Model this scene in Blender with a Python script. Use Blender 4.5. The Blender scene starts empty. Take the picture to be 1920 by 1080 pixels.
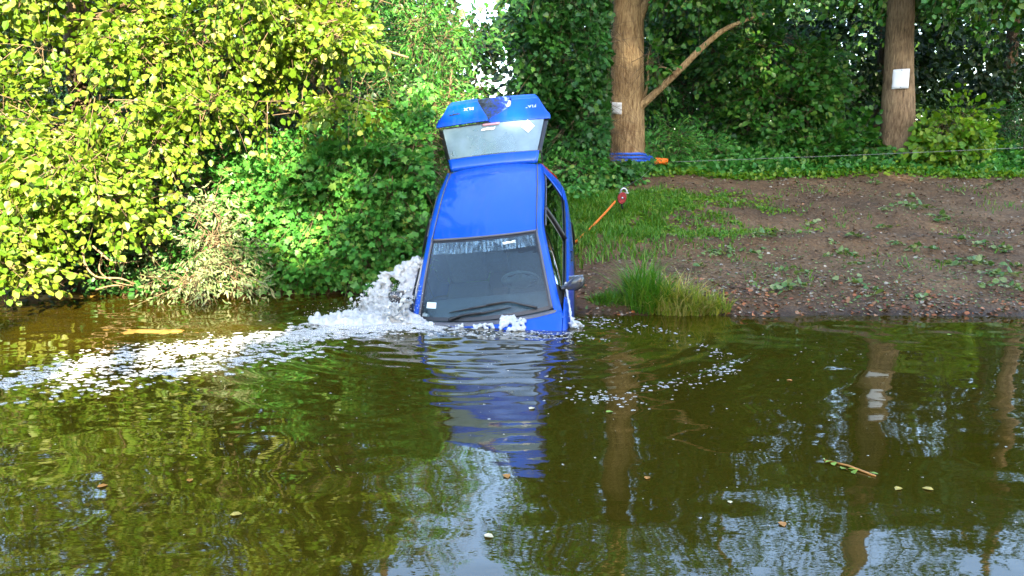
import bpy, math, random
import numpy as np
from mathutils import Matrix, Vector, noise as mnoise

random.seed(7)
RNG = np.random.default_rng(7)
scene = bpy.context.scene
COL = scene.collection

# ------------------------------------------------------------------ camera, sky, sun, exposure
CAM_H, F_PX, Y_HOR = 1.70, 1500.0, 296.0
cam_data = bpy.data.cameras.new('camera')
cam_data.sensor_width = 36.0
cam_data.lens = 36.0 * F_PX / 1920.0
cam_data.clip_start, cam_data.clip_end = 0.05, 2000.0
cam = bpy.data.objects.new('camera', cam_data)
COL.objects.link(cam)
PITCH = math.atan((540 - Y_HOR) / F_PX)
cam.location = (0, 0, CAM_H)
cam.rotation_euler = (math.pi / 2 - PITCH, 0, 0)
scene.camera = cam

SUN_EL, SUN_AZ = math.radians(21), math.radians(15)      # sun behind the camera, a little to the right
to_sun = Vector((math.sin(SUN_AZ) * math.cos(SUN_EL), -math.cos(SUN_AZ) * math.cos(SUN_EL), math.sin(SUN_EL)))
world = bpy.data.worlds.new('World')
scene.world = world
world.use_nodes = True
wn = world.node_tree.nodes
sky = wn.new('ShaderNodeTexSky')
sky.sky_type = 'NISHITA'
sky.sun_disc = False
sky.sun_elevation = SUN_EL
sky.sun_rotation = math.atan2(to_sun.x, to_sun.y)
sky.air_density, sky.dust_density, sky.ozone_density = 1.0, 1.2, 1.0
world.node_tree.links.new(sky.outputs[0], wn['Background'].inputs[0])
wn['Background'].inputs[1].default_value = 0.15

sun_data = bpy.data.lights.new('sun', 'SUN')
sun_data.energy = 5.0
sun_data.angle = math.radians(0.6)
sun_data.color = (1.0, 0.88, 0.62)
sun = bpy.data.objects.new('sun', sun_data)
sun.rotation_euler = to_sun.to_track_quat('Z', 'Y').to_euler()
sun.location = (10, -30, 25)
COL.objects.link(sun)

scene.view_settings.view_transform = 'Standard'
scene.view_settings.look = 'None'
scene.view_settings.exposure = 3.1
scene.view_settings.gamma = 1.0
scene.render.engine = 'CYCLES'
scene.cycles.max_bounces = 6
scene.cycles.diffuse_bounces = 3
scene.cycles.glossy_bounces = 4
scene.cycles.transmission_bounces = 4
scene.cycles.transparent_max_bounces = 10
scene.cycles.caustics_reflective = False
scene.cycles.caustics_refractive = False
scene.cycles.sample_clamp_indirect = 6.0
scene.cycles.use_denoising = True

# ------------------------------------------------------------------ helpers
def at(px, py, d):
    """the place at depth d (metres ahead) that the survey sketch gives for a sighting"""
    u = (px - 960) / F_PX
    v = (540 - py) / F_PX
    dirn = np.array([u, math.cos(PITCH) + v * math.sin(PITCH), -math.sin(PITCH) + v * math.cos(PITCH)])
    return np.array([0, 0, CAM_H]) + dirn * (d / dirn[1])

def tag(o, label=None, cat=None, group=None, kind=None):
    if label: o['label'] = label
    if cat: o['category'] = cat
    if group: o['group'] = group
    if kind: o['kind'] = kind
    return o

def empty(name, loc=(0, 0, 0), rot=(0, 0, 0)):
    o = bpy.data.objects.new(name, None)
    o.empty_display_size = 0.1
    o.location, o.rotation_euler = loc, rot
    COL.objects.link(o)
    return o

def link(name, me, mat=None, parent=None, smooth=True):
    o = bpy.data.objects.new(name, me)
    COL.objects.link(o)
    if mat is not None and len(me.materials) == 0:
        me.materials.append(mat)
    if smooth and len(me.polygons):
        me.polygons.foreach_set('use_smooth', np.ones(len(me.polygons), dtype=bool))
    if parent is not None:
        o.parent = parent
    return o

def np_mesh(name, V, F):
    V = np.ascontiguousarray(V, dtype=np.float32)
    F = np.ascontiguousarray(F, dtype=np.int32)
    me = bpy.data.meshes.new(name)
    k = F.shape[1]
    me.vertices.add(len(V)); me.vertices.foreach_set('co', V.ravel())
    me.loops.add(F.size); me.loops.foreach_set('vertex_index', F.ravel())
    me.polygons.add(len(F))
    me.polygons.foreach_set('loop_start', np.arange(0, F.size, k, dtype=np.int32))
    me.polygons.foreach_set('loop_total', np.full(len(F), k, dtype=np.int32))
    me.update(calc_edges=True)
    return me

def mesh_obj(name, V, F, mat, parent=None, smooth=True):
    if isinstance(F, np.ndarray):
        me = np_mesh(name, V, F)
    else:
        me = bpy.data.meshes.new(name)
        me.from_pydata([tuple(map(float, v)) for v in V], [], [tuple(f) for f in F])
        me.update()
    return link(name, me, mat, parent, smooth)

def unit(a):
    a = np.asarray(a, dtype=float)
    return a / np.maximum(np.linalg.norm(a, axis=-1, keepdims=True), 1e-9)

def grid_faces(n, m, wrap=False):
    i, j = np.meshgrid(np.arange(n - 1), np.arange(m if wrap else m - 1), indexing='ij')
    j2 = (j + 1) % m
    return np.stack([i * m + j, i * m + j2, (i + 1) * m + j2, (i + 1) * m + j], -1).reshape(-1, 4)

def cr(P, n):
    """Catmull-Rom resampling of control points along axis 0"""
    P = np.asarray(P, dtype=float)
    k = len(P)
    Q = np.concatenate([[2 * P[0] - P[1]], P, [2 * P[-1] - P[-2]]])
    t = np.linspace(0, k - 1, n)
    i = np.minimum(t.astype(int), k - 2)
    u = (t - i).reshape(-1, *([1] * (P.ndim - 1)))
    a, b, c, d = Q[i], Q[i + 1], Q[i + 2], Q[i + 3]
    return 0.5 * ((2 * b) + (c - a) * u + (2 * a - 5 * b + 4 * c - d) * u ** 2 + (3 * b - a - 3 * c + d) * u ** 3)

def patch(P, n, m):
    A = cr(P, n)
    B = np.swapaxes(cr(np.swapaxes(A, 0, 1), m), 0, 1)
    return B.reshape(-1, 3), grid_faces(n, m)

def tube(path, radii, n=8, cap=True, seed=None, rough=0.0):
    P = np.asarray(path, dtype=float)
    R = np.broadcast_to(np.asarray(radii, dtype=float), (len(P),))
    T = unit(np.gradient(P, axis=0))
    ref = np.array([0.0, 0, 1]) if abs(T[0][2]) < 0.9 else np.array([1.0, 0, 0])
    V = []
    u = unit(np.cross(T[0], ref))
    for i in range(len(P)):
        u = unit(u - T[i] * np.dot(u, T[i])); w = np.cross(T[i], u)
        a = np.linspace(0, 2 * np.pi, n, endpoint=False)
        r = R[i] * np.ones(n)
        if rough:
            r = r * (1 + rough * np.array([mnoise.noise(Vector((math.cos(q) * 2 + (seed or 0), math.sin(q) * 2, P[i][2] * 1.1))) for q in a]))
        V.append(P[i] + np.outer(np.cos(a) * r, u) + np.outer(np.sin(a) * r, w))
    V = np.concatenate(V)
    F = [tuple(f) for f in grid_faces(len(P), n, True)]
    if cap:
        F.append(tuple(range(n))[::-1]); F.append(tuple(range(len(V) - n, len(V))))
    return V, F

def merge(parts):
    V, F, off = [], [], 0
    for v, f in parts:
        V.append(np.asarray(v, dtype=float)); F += [tuple(int(q) + off for q in ff) for ff in f]; off += len(v)
    return np.concatenate(V), F

def box(c, s):
    c, s = np.array(c, float), np.array(s, float) / 2
    V = np.array([(x, y, z) for x in (-1, 1) for y in (-1, 1) for z in (-1, 1)]) * s + c
    F = [(0, 1, 3, 2), (4, 6, 7, 5), (0, 4, 5, 1), (2, 3, 7, 6), (0, 2, 6, 4), (1, 5, 7, 3)]
    return V, F

def solid(o, t, off=-1):
    m = o.modifiers.new('solid', 'SOLIDIFY'); m.thickness = t; m.offset = off
    return o

def bevel(o, w, seg=2):
    m = o.modifiers.new('bevel', 'BEVEL'); m.width = w; m.segments = seg; m.limit_method = 'ANGLE'
    return o

# ------------------------------------------------------------------ materials
def mat_new(name):
    m = bpy.data.materials.new(name); m.use_nodes = True
    nt = m.node_tree
    return m, nt, nt.nodes, nt.links, nt.nodes['Principled BSDF']

def simple(name, col, rough=0.5, metal=0.0, spec=0.5, coat=0.0, var=0.0, scale=8.0, bump=0.0, bscale=40.0):
    m, nt, n, l, b = mat_new(name)
    b.inputs['Base Color'].default_value = (*col, 1)
    b.inputs['Roughness'].default_value = rough
    b.inputs['Metallic'].default_value = metal
    b.inputs['Specular IOR Level'].default_value = spec
    b.inputs['Coat Weight'].default_value = coat
    b.inputs['Coat Roughness'].default_value = 0.05
    tc = n.new('ShaderNodeTexCoord')
    if var:
        t = n.new('ShaderNodeTexNoise'); t.inputs['Scale'].default_value = scale; t.inputs['Detail'].default_value = 6
        l.new(tc.outputs['Object'], t.inputs['Vector'])
        r = n.new('ShaderNodeMapRange'); r.inputs[1].default_value = 0.3; r.inputs[2].default_value = 0.7
        r.inputs[3].default_value = 1 - var; r.inputs[4].default_value = 1 + var
        l.new(t.outputs[0], r.inputs[0])
        mx = n.new('ShaderNodeMix'); mx.data_type = 'RGBA'; mx.blend_type = 'MULTIPLY'; mx.inputs[0].default_value = 1
        mx.inputs[6].default_value = (*col, 1); l.new(r.outputs[0], mx.inputs[7]); l.new(mx.outputs[2], b.inputs['Base Color'])
    if bump:
        t = n.new('ShaderNodeTexNoise'); t.inputs['Scale'].default_value = bscale; t.inputs['Detail'].default_value = 5
        l.new(tc.outputs['Object'], t.inputs['Vector'])
        bp = n.new('ShaderNodeBump'); bp.inputs['Strength'].default_value = bump; bp.inputs['Distance'].default_value = 0.02
        l.new(t.outputs[0], bp.inputs['Height']); l.new(bp.outputs[0], b.inputs['Normal'])
    return m

def ramp(n, stops):
    r = n.new('ShaderNodeValToRGB')
    e = r.color_ramp.elements
    while len(e) < len(stops): e.new(0.5)
    for q, (p, c) in zip(e, stops): q.position = p; q.color = (*c, 1)
    return r

def leaf_mat(name, stops, trans=0.35, rough=0.45, spec=0.35, tint=(1.25, 1.15, 0.5)):
    m, nt, n, l, b = mat_new(name)
    g = n.new('ShaderNodeNewGeometry'); oi = n.new('ShaderNodeObjectInfo')
    ad = n.new('ShaderNodeMath'); ad.operation = 'ADD'
    l.new(g.outputs['Random Per Island'], ad.inputs[0]); l.new(oi.outputs['Random'], ad.inputs[1])
    fr = n.new('ShaderNodeMath'); fr.operation = 'FRACT'; l.new(ad.outputs[0], fr.inputs[0])
    r = ramp(n, stops); l.new(fr.outputs[0], r.inputs[0])
    b.inputs['Roughness'].default_value = rough; b.inputs['Specular IOR Level'].default_value = spec
    l.new(r.outputs[0], b.inputs['Base Color'])
    if trans > 0:
        t = n.new('ShaderNodeBsdfTranslucent')
        mx = n.new('ShaderNodeMix'); mx.data_type = 'RGBA'; mx.blend_type = 'MULTIPLY'; mx.inputs[0].default_value = 1
        l.new(r.outputs[0], mx.inputs[6]); mx.inputs[7].default_value = (*tint, 1); l.new(mx.outputs[2], t.inputs[0])
        s = n.new('ShaderNodeMixShader'); s.inputs[0].default_value = trans
        l.new(b.outputs[0], s.inputs[1]); l.new(t.outputs[0], s.inputs[2]); l.new(s.outputs[0], n['Material Output'].inputs[0])
    return m

def bark_mat(name, dark, light, scale=1.0, bump=0.7):
    m, nt, n, l, b = mat_new(name)
    tc = n.new('ShaderNodeTexCoord'); mp = n.new('ShaderNodeMapping')
    mp.inputs['Scale'].default_value = (14 * scale, 14 * scale, 2.6 * scale)
    l.new(tc.outputs['Object'], mp.inputs[0])
    t = n.new('ShaderNodeTexNoise'); t.inputs['Scale'].default_value = 2.2; t.inputs['Detail'].default_value = 8; t.inputs['Roughness'].default_value = 0.65
    t.inputs['Distortion'].default_value = 0.6
    l.new(mp.outputs[0], t.inputs['Vector'])
    t2 = n.new('ShaderNodeTexNoise'); t2.inputs['Scale'].default_value = 1.6; t2.inputs['Detail'].default_value = 3
    l.new(tc.outputs['Object'], t2.inputs['Vector'])
    r = ramp(n, [(0.36, dark), (0.52, tuple((a + c) / 2 for a, c in zip(dark, light))), (0.68, light)])
    ad = n.new('ShaderNodeMath'); ad.operation = 'MULTIPLY_ADD'; ad.inputs[1].default_value = 0.45; 
    l.new(t2.outputs[0], ad.inputs[0])
    sc_ = n.new('ShaderNodeMath'); sc_.operation = 'MULTIPLY_ADD'; sc_.inputs[1].default_value = 0.85; sc_.inputs[2].default_value = -0.15
    l.new(t.outputs[0], sc_.inputs[0]); l.new(sc_.outputs[0], ad.inputs[2])
    l.new(ad.outputs[0], r.inputs[0]); l.new(r.outputs[0], b.inputs['Base Color'])
    b.inputs['Roughness'].default_value = 0.85; b.inputs['Specular IOR Level'].default_value = 0.2
    bp = n.new('ShaderNodeBump'); bp.inputs['Strength'].default_value = bump; bp.inputs['Distance'].default_value = 0.07
    l.new(t.outputs[0], bp.inputs['Height']); l.new(bp.outputs[0], b.inputs['Normal'])
    return m

M = {}
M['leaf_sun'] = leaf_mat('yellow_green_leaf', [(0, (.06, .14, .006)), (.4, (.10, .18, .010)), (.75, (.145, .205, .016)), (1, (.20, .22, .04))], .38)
M['leaf_maple'] = leaf_mat('maple_leaf', [(0, (.035, .16, .022)), (.5, (.06, .23, .032)), (.85, (.10, .27, .045)), (1, (.2, .29, .05))], .33)
M['leaf_willow'] = leaf_mat('willow_leaf', [(0, (.10, .17, .06)), (.5, (.17, .21, .09)), (1, (.25, .26, .14))], .3)
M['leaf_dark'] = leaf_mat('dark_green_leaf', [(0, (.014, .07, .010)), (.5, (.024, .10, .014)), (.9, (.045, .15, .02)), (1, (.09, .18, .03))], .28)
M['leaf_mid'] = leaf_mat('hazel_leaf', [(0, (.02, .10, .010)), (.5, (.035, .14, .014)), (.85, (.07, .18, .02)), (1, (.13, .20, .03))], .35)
M['leaf_shade'] = leaf_mat('shade_toned_leaf', [(0, (.010, .034, .008)), (.6, (.017, .05, .010)), (1, (.04, .09, .015))], .25)  # deep wood's shade put into the leaf colour by darkening it
M['leaf_bright'] = leaf_mat('lime_leaf', [(0, (.07, .20, .010)), (.6, (.13, .26, .012)), (1, (.22, .30, .02))], .4)
M['litter'] = leaf_mat('leaf_litter', [(0, (.05, .03, .02)), (.3, (.12, .06, .03)), (.5, (.2, .09, .035)), (.66, (.2, .15, .1)), (.8, (.13, .09, .06)), (.93, (.3, .26, .2)), (1, (.35, .3, .22))], 0, .6, .3)
M['litter_red'] = leaf_mat('fallen_red_leaf', [(0, (.10, .035, .018)), (.4, (.26, .075, .022)), (.7, (.32, .11, .03)), (1, (.22, .16, .10))], 0, .5, .4)
M['sprig'] = leaf_mat('fallen_green_leaf', [(0, (.06, .14, .03)), (.5, (.13, .20, .05)), (1, (.26, .28, .12))], .2)
M['grass'] = leaf_mat('grass_blade', [(0, (.05, .17, .012)), (.5, (.085, .23, .016)), (.85, (.13, .26, .02)), (1, (.23, .25, .05))], .35)
M['grass_pale'] = leaf_mat('dry_grass_blade', [(0, (.15, .26, .02)), (.4, (.26, .31, .035)), (.75, (.40, .37, .08)), (1, (.48, .40, .19))], .4)
M['bark'] = bark_mat('warm_bark', (.16, .09, .04), (.58, .40, .20))
M['bark2'] = bark_mat('brown_bark', (.13, .08, .044), (.48, .32, .18), 1.0, 1.0)
M['bark_dark'] = bark_mat('dark_bark', (.05, .032, .02), (.15, .10, .06))  # darker bark tone for stems and many of the trunks
M['bark_pale'] = bark_mat('pale_bark', (.14, .09, .05), (.34, .26, .16))
M['twig'] = simple('twig_bark', (.13, .085, .045), .8, var=.4, scale=12)

# ------------------------------------------------------------------ land
def smooth(a, b, x):
    t = np.clip((np.asarray(x, float) - a) / (b - a), 0, 1)
    return t * t * (3 - 2 * t)

def vnoise(x, y, s, seed=0.0):
    x = np.asarray(x, float) * s; y = np.asarray(y, float) * s
    xi, yi = np.floor(x), np.floor(y)
    u, v = x - xi, y - yi
    u, v = u * u * (3 - 2 * u), v * v * (3 - 2 * v)
    def h(a, b):
        q = np.sin(a * 127.1 + b * 311.7 + seed * 74.7) * 43758.5453
        return q - np.floor(q)
    return (h(xi, yi) * (1 - u) + h(xi + 1, yi) * u) * (1 - v) + (h(xi, yi + 1) * (1 - u) + h(xi + 1, yi + 1) * u) * v - 0.5

def shore(x):
    x = np.asarray(x, float)
    right = 8.62 - 0.03 * (x - 2) + 0.12 * vnoise(x, 0 * x, 1.1, 3)
    left = 10.05 + 0.2 * vnoise(x, 0 * x, 0.8, 5)
    return left + (right - left) * smooth(-0.9, 1.0, x)

def land(x, y):
    x = np.asarray(x, float); y = np.asarray(y, float)
    s = y - shore(x)
    under = np.maximum(0.45 * s, -1.2)
    r = 0.06 * smooth(0, .25, s) + 0.19 * s - 0.05 * np.exp(-((s - 3.2) / .35) ** 2) + 0.07 * np.exp(-((s - 2.55) / .35) ** 2) \
        + 0.04 * np.exp(-((s - 4.1) / .4) ** 2) - 0.035 * np.exp(-((s - 1.75 - .05 * x) / .3) ** 2)
    r = np.where(s > 7, 1.39 + 0.07 * (s - 7), r)
    lft = 0.12 * smooth(0, .15, s) + 0.32 * s
    lft = np.where(s > 4, 1.40 + 0.06 * (s - 4), lft)
    k = smooth(-1.8, 0.3, x)
    z = lft + (r - lft) * k
    z = np.minimum(z, 2.3)
    n = 0.10 * vnoise(x, y, .7, 1) + 0.05 * vnoise(x, y, 2.1, 2) + 0.022 * vnoise(x, y, 6, 4) + 0.012 * vnoise(x, y, 15, 6)
    z = np.where(s > 0, z + n * smooth(0, .5, s), under)
    near = 0.12 + 0.25 * (1.2 - y) * 0.2 + .03 * vnoise(x, y, 2, 9)                 # the bank the camera stands on
    near = np.minimum(near, 0.45 + 0.0 * y)
    z = np.where(y < 1.6, np.maximum(z, near - 1.5 * smooth(1.0, 1.6, y)), z)
    return z

def lines(*segs):
    out = []
    for a, b, st in segs: out.append(np.arange(a, b, st))
    return np.concatenate(out)

gx = lines((-240, -40, 25), (-40, -12, 2.0), (-12, -2.5, .12), (-2.5, 10, .04), (10, 16, .15), (16, 40, 2.0), (40, 241, 25))
gy = lines((-240, -40, 25), (-40, -2, 2.0), (-2, 2, .2), (2, 8, .5), (8, 16.6, .042), (16.6, 24, .25), (24, 60, 2), (60, 300, 24))
GX, GY = np.meshgrid(gx, gy, indexing='ij')
GZ = land(GX, GY)
m, nt, n, l, b = mat_new('bank_soil')
tc = n.new('ShaderNodeTexCoord')
t1 = n.new('ShaderNodeTexNoise'); t1.inputs['Scale'].default_value = 1.3; t1.inputs['Detail'].default_value = 5
t2 = n.new('ShaderNodeTexNoise'); t2.inputs['Scale'].default_value = 22; t2.inputs['Detail'].default_value = 8; t2.inputs['Roughness'].default_value = .7
t3 = n.new('ShaderNodeTexVoronoi'); t3.inputs['Scale'].default_value = 38
for t in (t1, t2, t3): l.new(tc.outputs['Object'], t.inputs['Vector'])
r1 = ramp(n, [(.3, (.052, .028, .012)), (.5, (.11, .060, .026)), (.7, (.18, .108, .052))])
r2 = ramp(n, [(.3, (.45, .42, .40)), (.5, (1, 1, 1)), (.72, (1.7, 1.55, 1.4))])
l.new(t1.outputs[0], r1.inputs[0]); l.new(t2.outputs[0], r2.inputs[0])
mx = n.new('ShaderNodeMix'); mx.data_type = 'RGBA'; mx.blend_type = 'MULTIPLY'; mx.inputs[0].default_value = 1
l.new(r1.outputs[0], mx.inputs[6]); l.new(r2.outputs[0], mx.inputs[7])
r3 = ramp(n, [(0, (.125, .062, .027)), (.4, (.06, .034, .017)), (.75, (.165, .10, .052)), (1, (.24, .18, .12))])
l.new(t3.outputs['Color'], r3.inputs[0])
mx2 = n.new('ShaderNodeMix'); mx2.data_type = 'RGBA'; mx2.inputs[0].default_value = .45
l.new(mx.outputs[2], mx2.inputs[6]); l.new(r3.outputs[0], mx2.inputs[7]); l.new(mx2.outputs[2], b.inputs['Base Color'])
b.inputs['Roughness'].default_value = .85; b.inputs['Specular IOR Level'].default_value = .25
bp = n.new('ShaderNodeBump'); bp.inputs['Strength'].default_value = .6; bp.inputs['Distance'].default_value = .03
l.new(t2.outputs[0], bp.inputs['Height']); l.new(bp.outputs[0], b.inputs['Normal'])
sz_ = n.new('ShaderNodeSeparateXYZ'); l.new(tc.outputs['Object'], sz_.inputs[0])
wet = n.new('ShaderNodeMapRange'); wet.inputs[1].default_value = .02; wet.inputs[2].default_value = .13; wet.inputs[3].default_value = .35; wet.inputs[4].default_value = .85
l.new(sz_.outputs[2], wet.inputs[0]); l.new(wet.outputs[0], b.inputs['Roughness'])
wm = n.new('ShaderNodeMapRange'); wm.inputs[1].default_value = .02; wm.inputs[2].default_value = .12; wm.inputs[3].default_value = .45; wm.inputs[4].default_value = 1.0
l.new(sz_.outputs[2], wm.inputs[0])
mx3 = n.new('ShaderNodeMix'); mx3.data_type = 'RGBA'; mx3.blend_type = 'MULTIPLY'; mx3.inputs[0].default_value = 1
l.new(mx2.outputs[2], mx3.inputs[6]); l.new(wm.outputs[0], mx3.inputs[7]); l.new(mx3.outputs[2], b.inputs['Base Color'])
M['soil'] = m
bank = mesh_obj('ground', np.stack([GX, GY, GZ], -1).reshape(-1, 3), grid_faces(len(gx), len(gy))[:, ::-1], M['soil'])
tag(bank, 'bare brown sloping bank and woodland floor', kind='structure')

# ------------------------------------------------------------------ water
wx = lines((-200, -20, 20), (-20, -8, .5), (-8, 8.6, .035), (8.6, 20, .5), (20, 201, 20))
wy = lines((1.0, 2.6, .2), (2.6, 10.6, .03), (10.6, 14, .4))
WX, WY = np.meshgrid(wx, wy, indexing='ij')
def water_z(x, y):
    x = np.asarray(x, float); y = np.asarray(y, float)
    rg = np.random.default_rng(11)
    z = np.zeros_like(x)
    for i in range(34):                                              # small wind and wash waves, mostly running towards the viewer
        lam = 0.22 * (1.3 / 0.22) ** rg.random()
        a = rg.normal(math.pi / 2, .55)
        k = 2 * math.pi / lam
        z += (0.0068 / k) * np.sin(k * (math.cos(a) * x + math.sin(a) * y) + rg.random() * 6.28 + 2.0 * vnoise(x, y, .6, i))
    z *= .42 + .38 * smooth(.3, -1.5, x) + .35 * smooth(6.2, 8.0, y)
    r = np.hypot(x + 0.25, (y - 8.2) * 1.05)
    ring = np.sin(2 * math.pi * r / 0.30 + 2.2 * vnoise(x, y, .5, 40)) + .5 * np.sin(2 * math.pi * r / 0.185 + 1.0)
    side = .4 + 1.0 * smooth(0.6, 2.2, x) + .6 * smooth(-0.8, -2.0, x)
    z += 0.0046 * ring * side * smooth(.8, 1.5, r) * np.exp(-((r - 1.4) / 1.5) ** 2)
    c = np.exp(-(np.hypot(x + .25, (y - 7.7)) / 1.35) ** 2)
    z += c * (0.020 * vnoise(x, y * 1.5, 5, 21) + 0.010 * vnoise(x, y * 1.6, 10, 22))
    jet = np.exp(-(((x + 1.7) / .9) ** 2 + ((y - 8.0) / .55) ** 2))
    z += jet * (0.05 * vnoise(x, y, 6, 25) + 0.03 * vnoise(x, y, 13, 26))
    return z
m, nt, n, l, b = mat_new('murky_pond_water')
b.inputs['Base Color'].default_value = (.036, .026, .0020, 1)
b.inputs['Roughness'].default_value = .025
b.inputs['IOR'].default_value = 1.62
tc = n.new('ShaderNodeTexCoord')
t = n.new('ShaderNodeTexNoise'); t.inputs['Scale'].default_value = 9; t.inputs['Detail'].default_value = 3
mp = n.new('ShaderNodeMapping'); mp.inputs['Scale'].default_value = (.55, 1.3, 1)
l.new(tc.outputs['Object'], mp.inputs[0]); l.new(mp.outputs[0], t.inputs['Vector'])
bp = n.new('ShaderNodeBump'); bp.inputs['Strength'].default_value = .035; bp.inputs['Distance'].default_value = .02
l.new(t.outputs[0], bp.inputs['Height']); l.new(bp.outputs[0], b.inputs['Normal'])
M['water'] = m
water = mesh_obj('water', np.stack([WX, WY, water_z(WX, WY)], -1).reshape(-1, 3), grid_faces(len(wx), len(wy))[:, ::-1], M['water'])
tag(water, 'murky brown green pond water with ripples and reflections', kind='structure')

# ------------------------------------------------------------------ foliage
LEAF = {
    'oval': (np.array([(0, 0, 0), (.40, .30, .09), (.36, .72, .07), (0, 1.08, -.06), (-.36, .72, .07), (-.40, .30, .09)]), [(0, 1, 2, 3), (0, 3, 4, 5)]),
    'lance': (np.array([(0, 0, 0), (.17, .35, .04), (.14, .75, .03), (0, 1.2, -.06), (-.14, .75, .03), (-.17, .35, .04)]), [(0, 1, 2, 3), (0, 3, 4, 5)]),
    'maple': (np.array([(0, 0, 0), (.52, .12, .05), (.34, .42, .06), (.60, .62, .0), (.24, .72, .05), (0, 1.08, -.05),
                        (-.24, .72, .05), (-.60, .62, 0), (-.34, .42, .06), (-.52, .12, .05)]),
              [(0, 1, 2, 5), (2, 3, 4, 5), (0, 5, 8, 9), (5, 6, 7, 8)]),
}

def leaf_mesh(pos, axis, nrm, size, shape):
    T, F = LEAF[shape]
    F = np.array(F)
    a = unit(axis); nn = unit(nrm - a * np.sum(nrm * a, -1, keepdims=True)); s = np.cross(a, nn)
    V = pos[:, None, :] + size[:, None, None] * (T[None, :, 0:1] * s[:, None, :] + T[None, :, 1:2] * a[:, None, :] + T[None, :, 2:3] * nn[:, None, :])
    FF = (F[None] + (np.arange(len(pos)) * len(T))[:, None, None]).reshape(-1, 4)
    return V.reshape(-1, 3), FF

def sprays(blobs, count, rng, out=0.75, shell=0.5, droop=.35, spin=None):
    """bough origins and headings through the volumes: blobs = (cx,cy,cz, rx,ry,rz, weight)"""
    B = np.array(blobs, float)
    w = B[:, 6] / B[:, 6].sum()
    idx = rng.choice(len(B), count, p=w)
    d = unit(rng.normal(size=(count, 3)))
    r = shell + (1 - shell) * rng.random(count) ** .6
    r *= 0.86 + 0.3 * rng.random(count)
    o = B[idx, :3] + d * B[idx, 3:6] * r[:, None]
    h = unit(d * B[idx, 3:6])
    h = unit(h * out + rng.normal(size=(count, 3)) * .45 + np.array([0, 0, -droop]))
    return o, h

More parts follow.
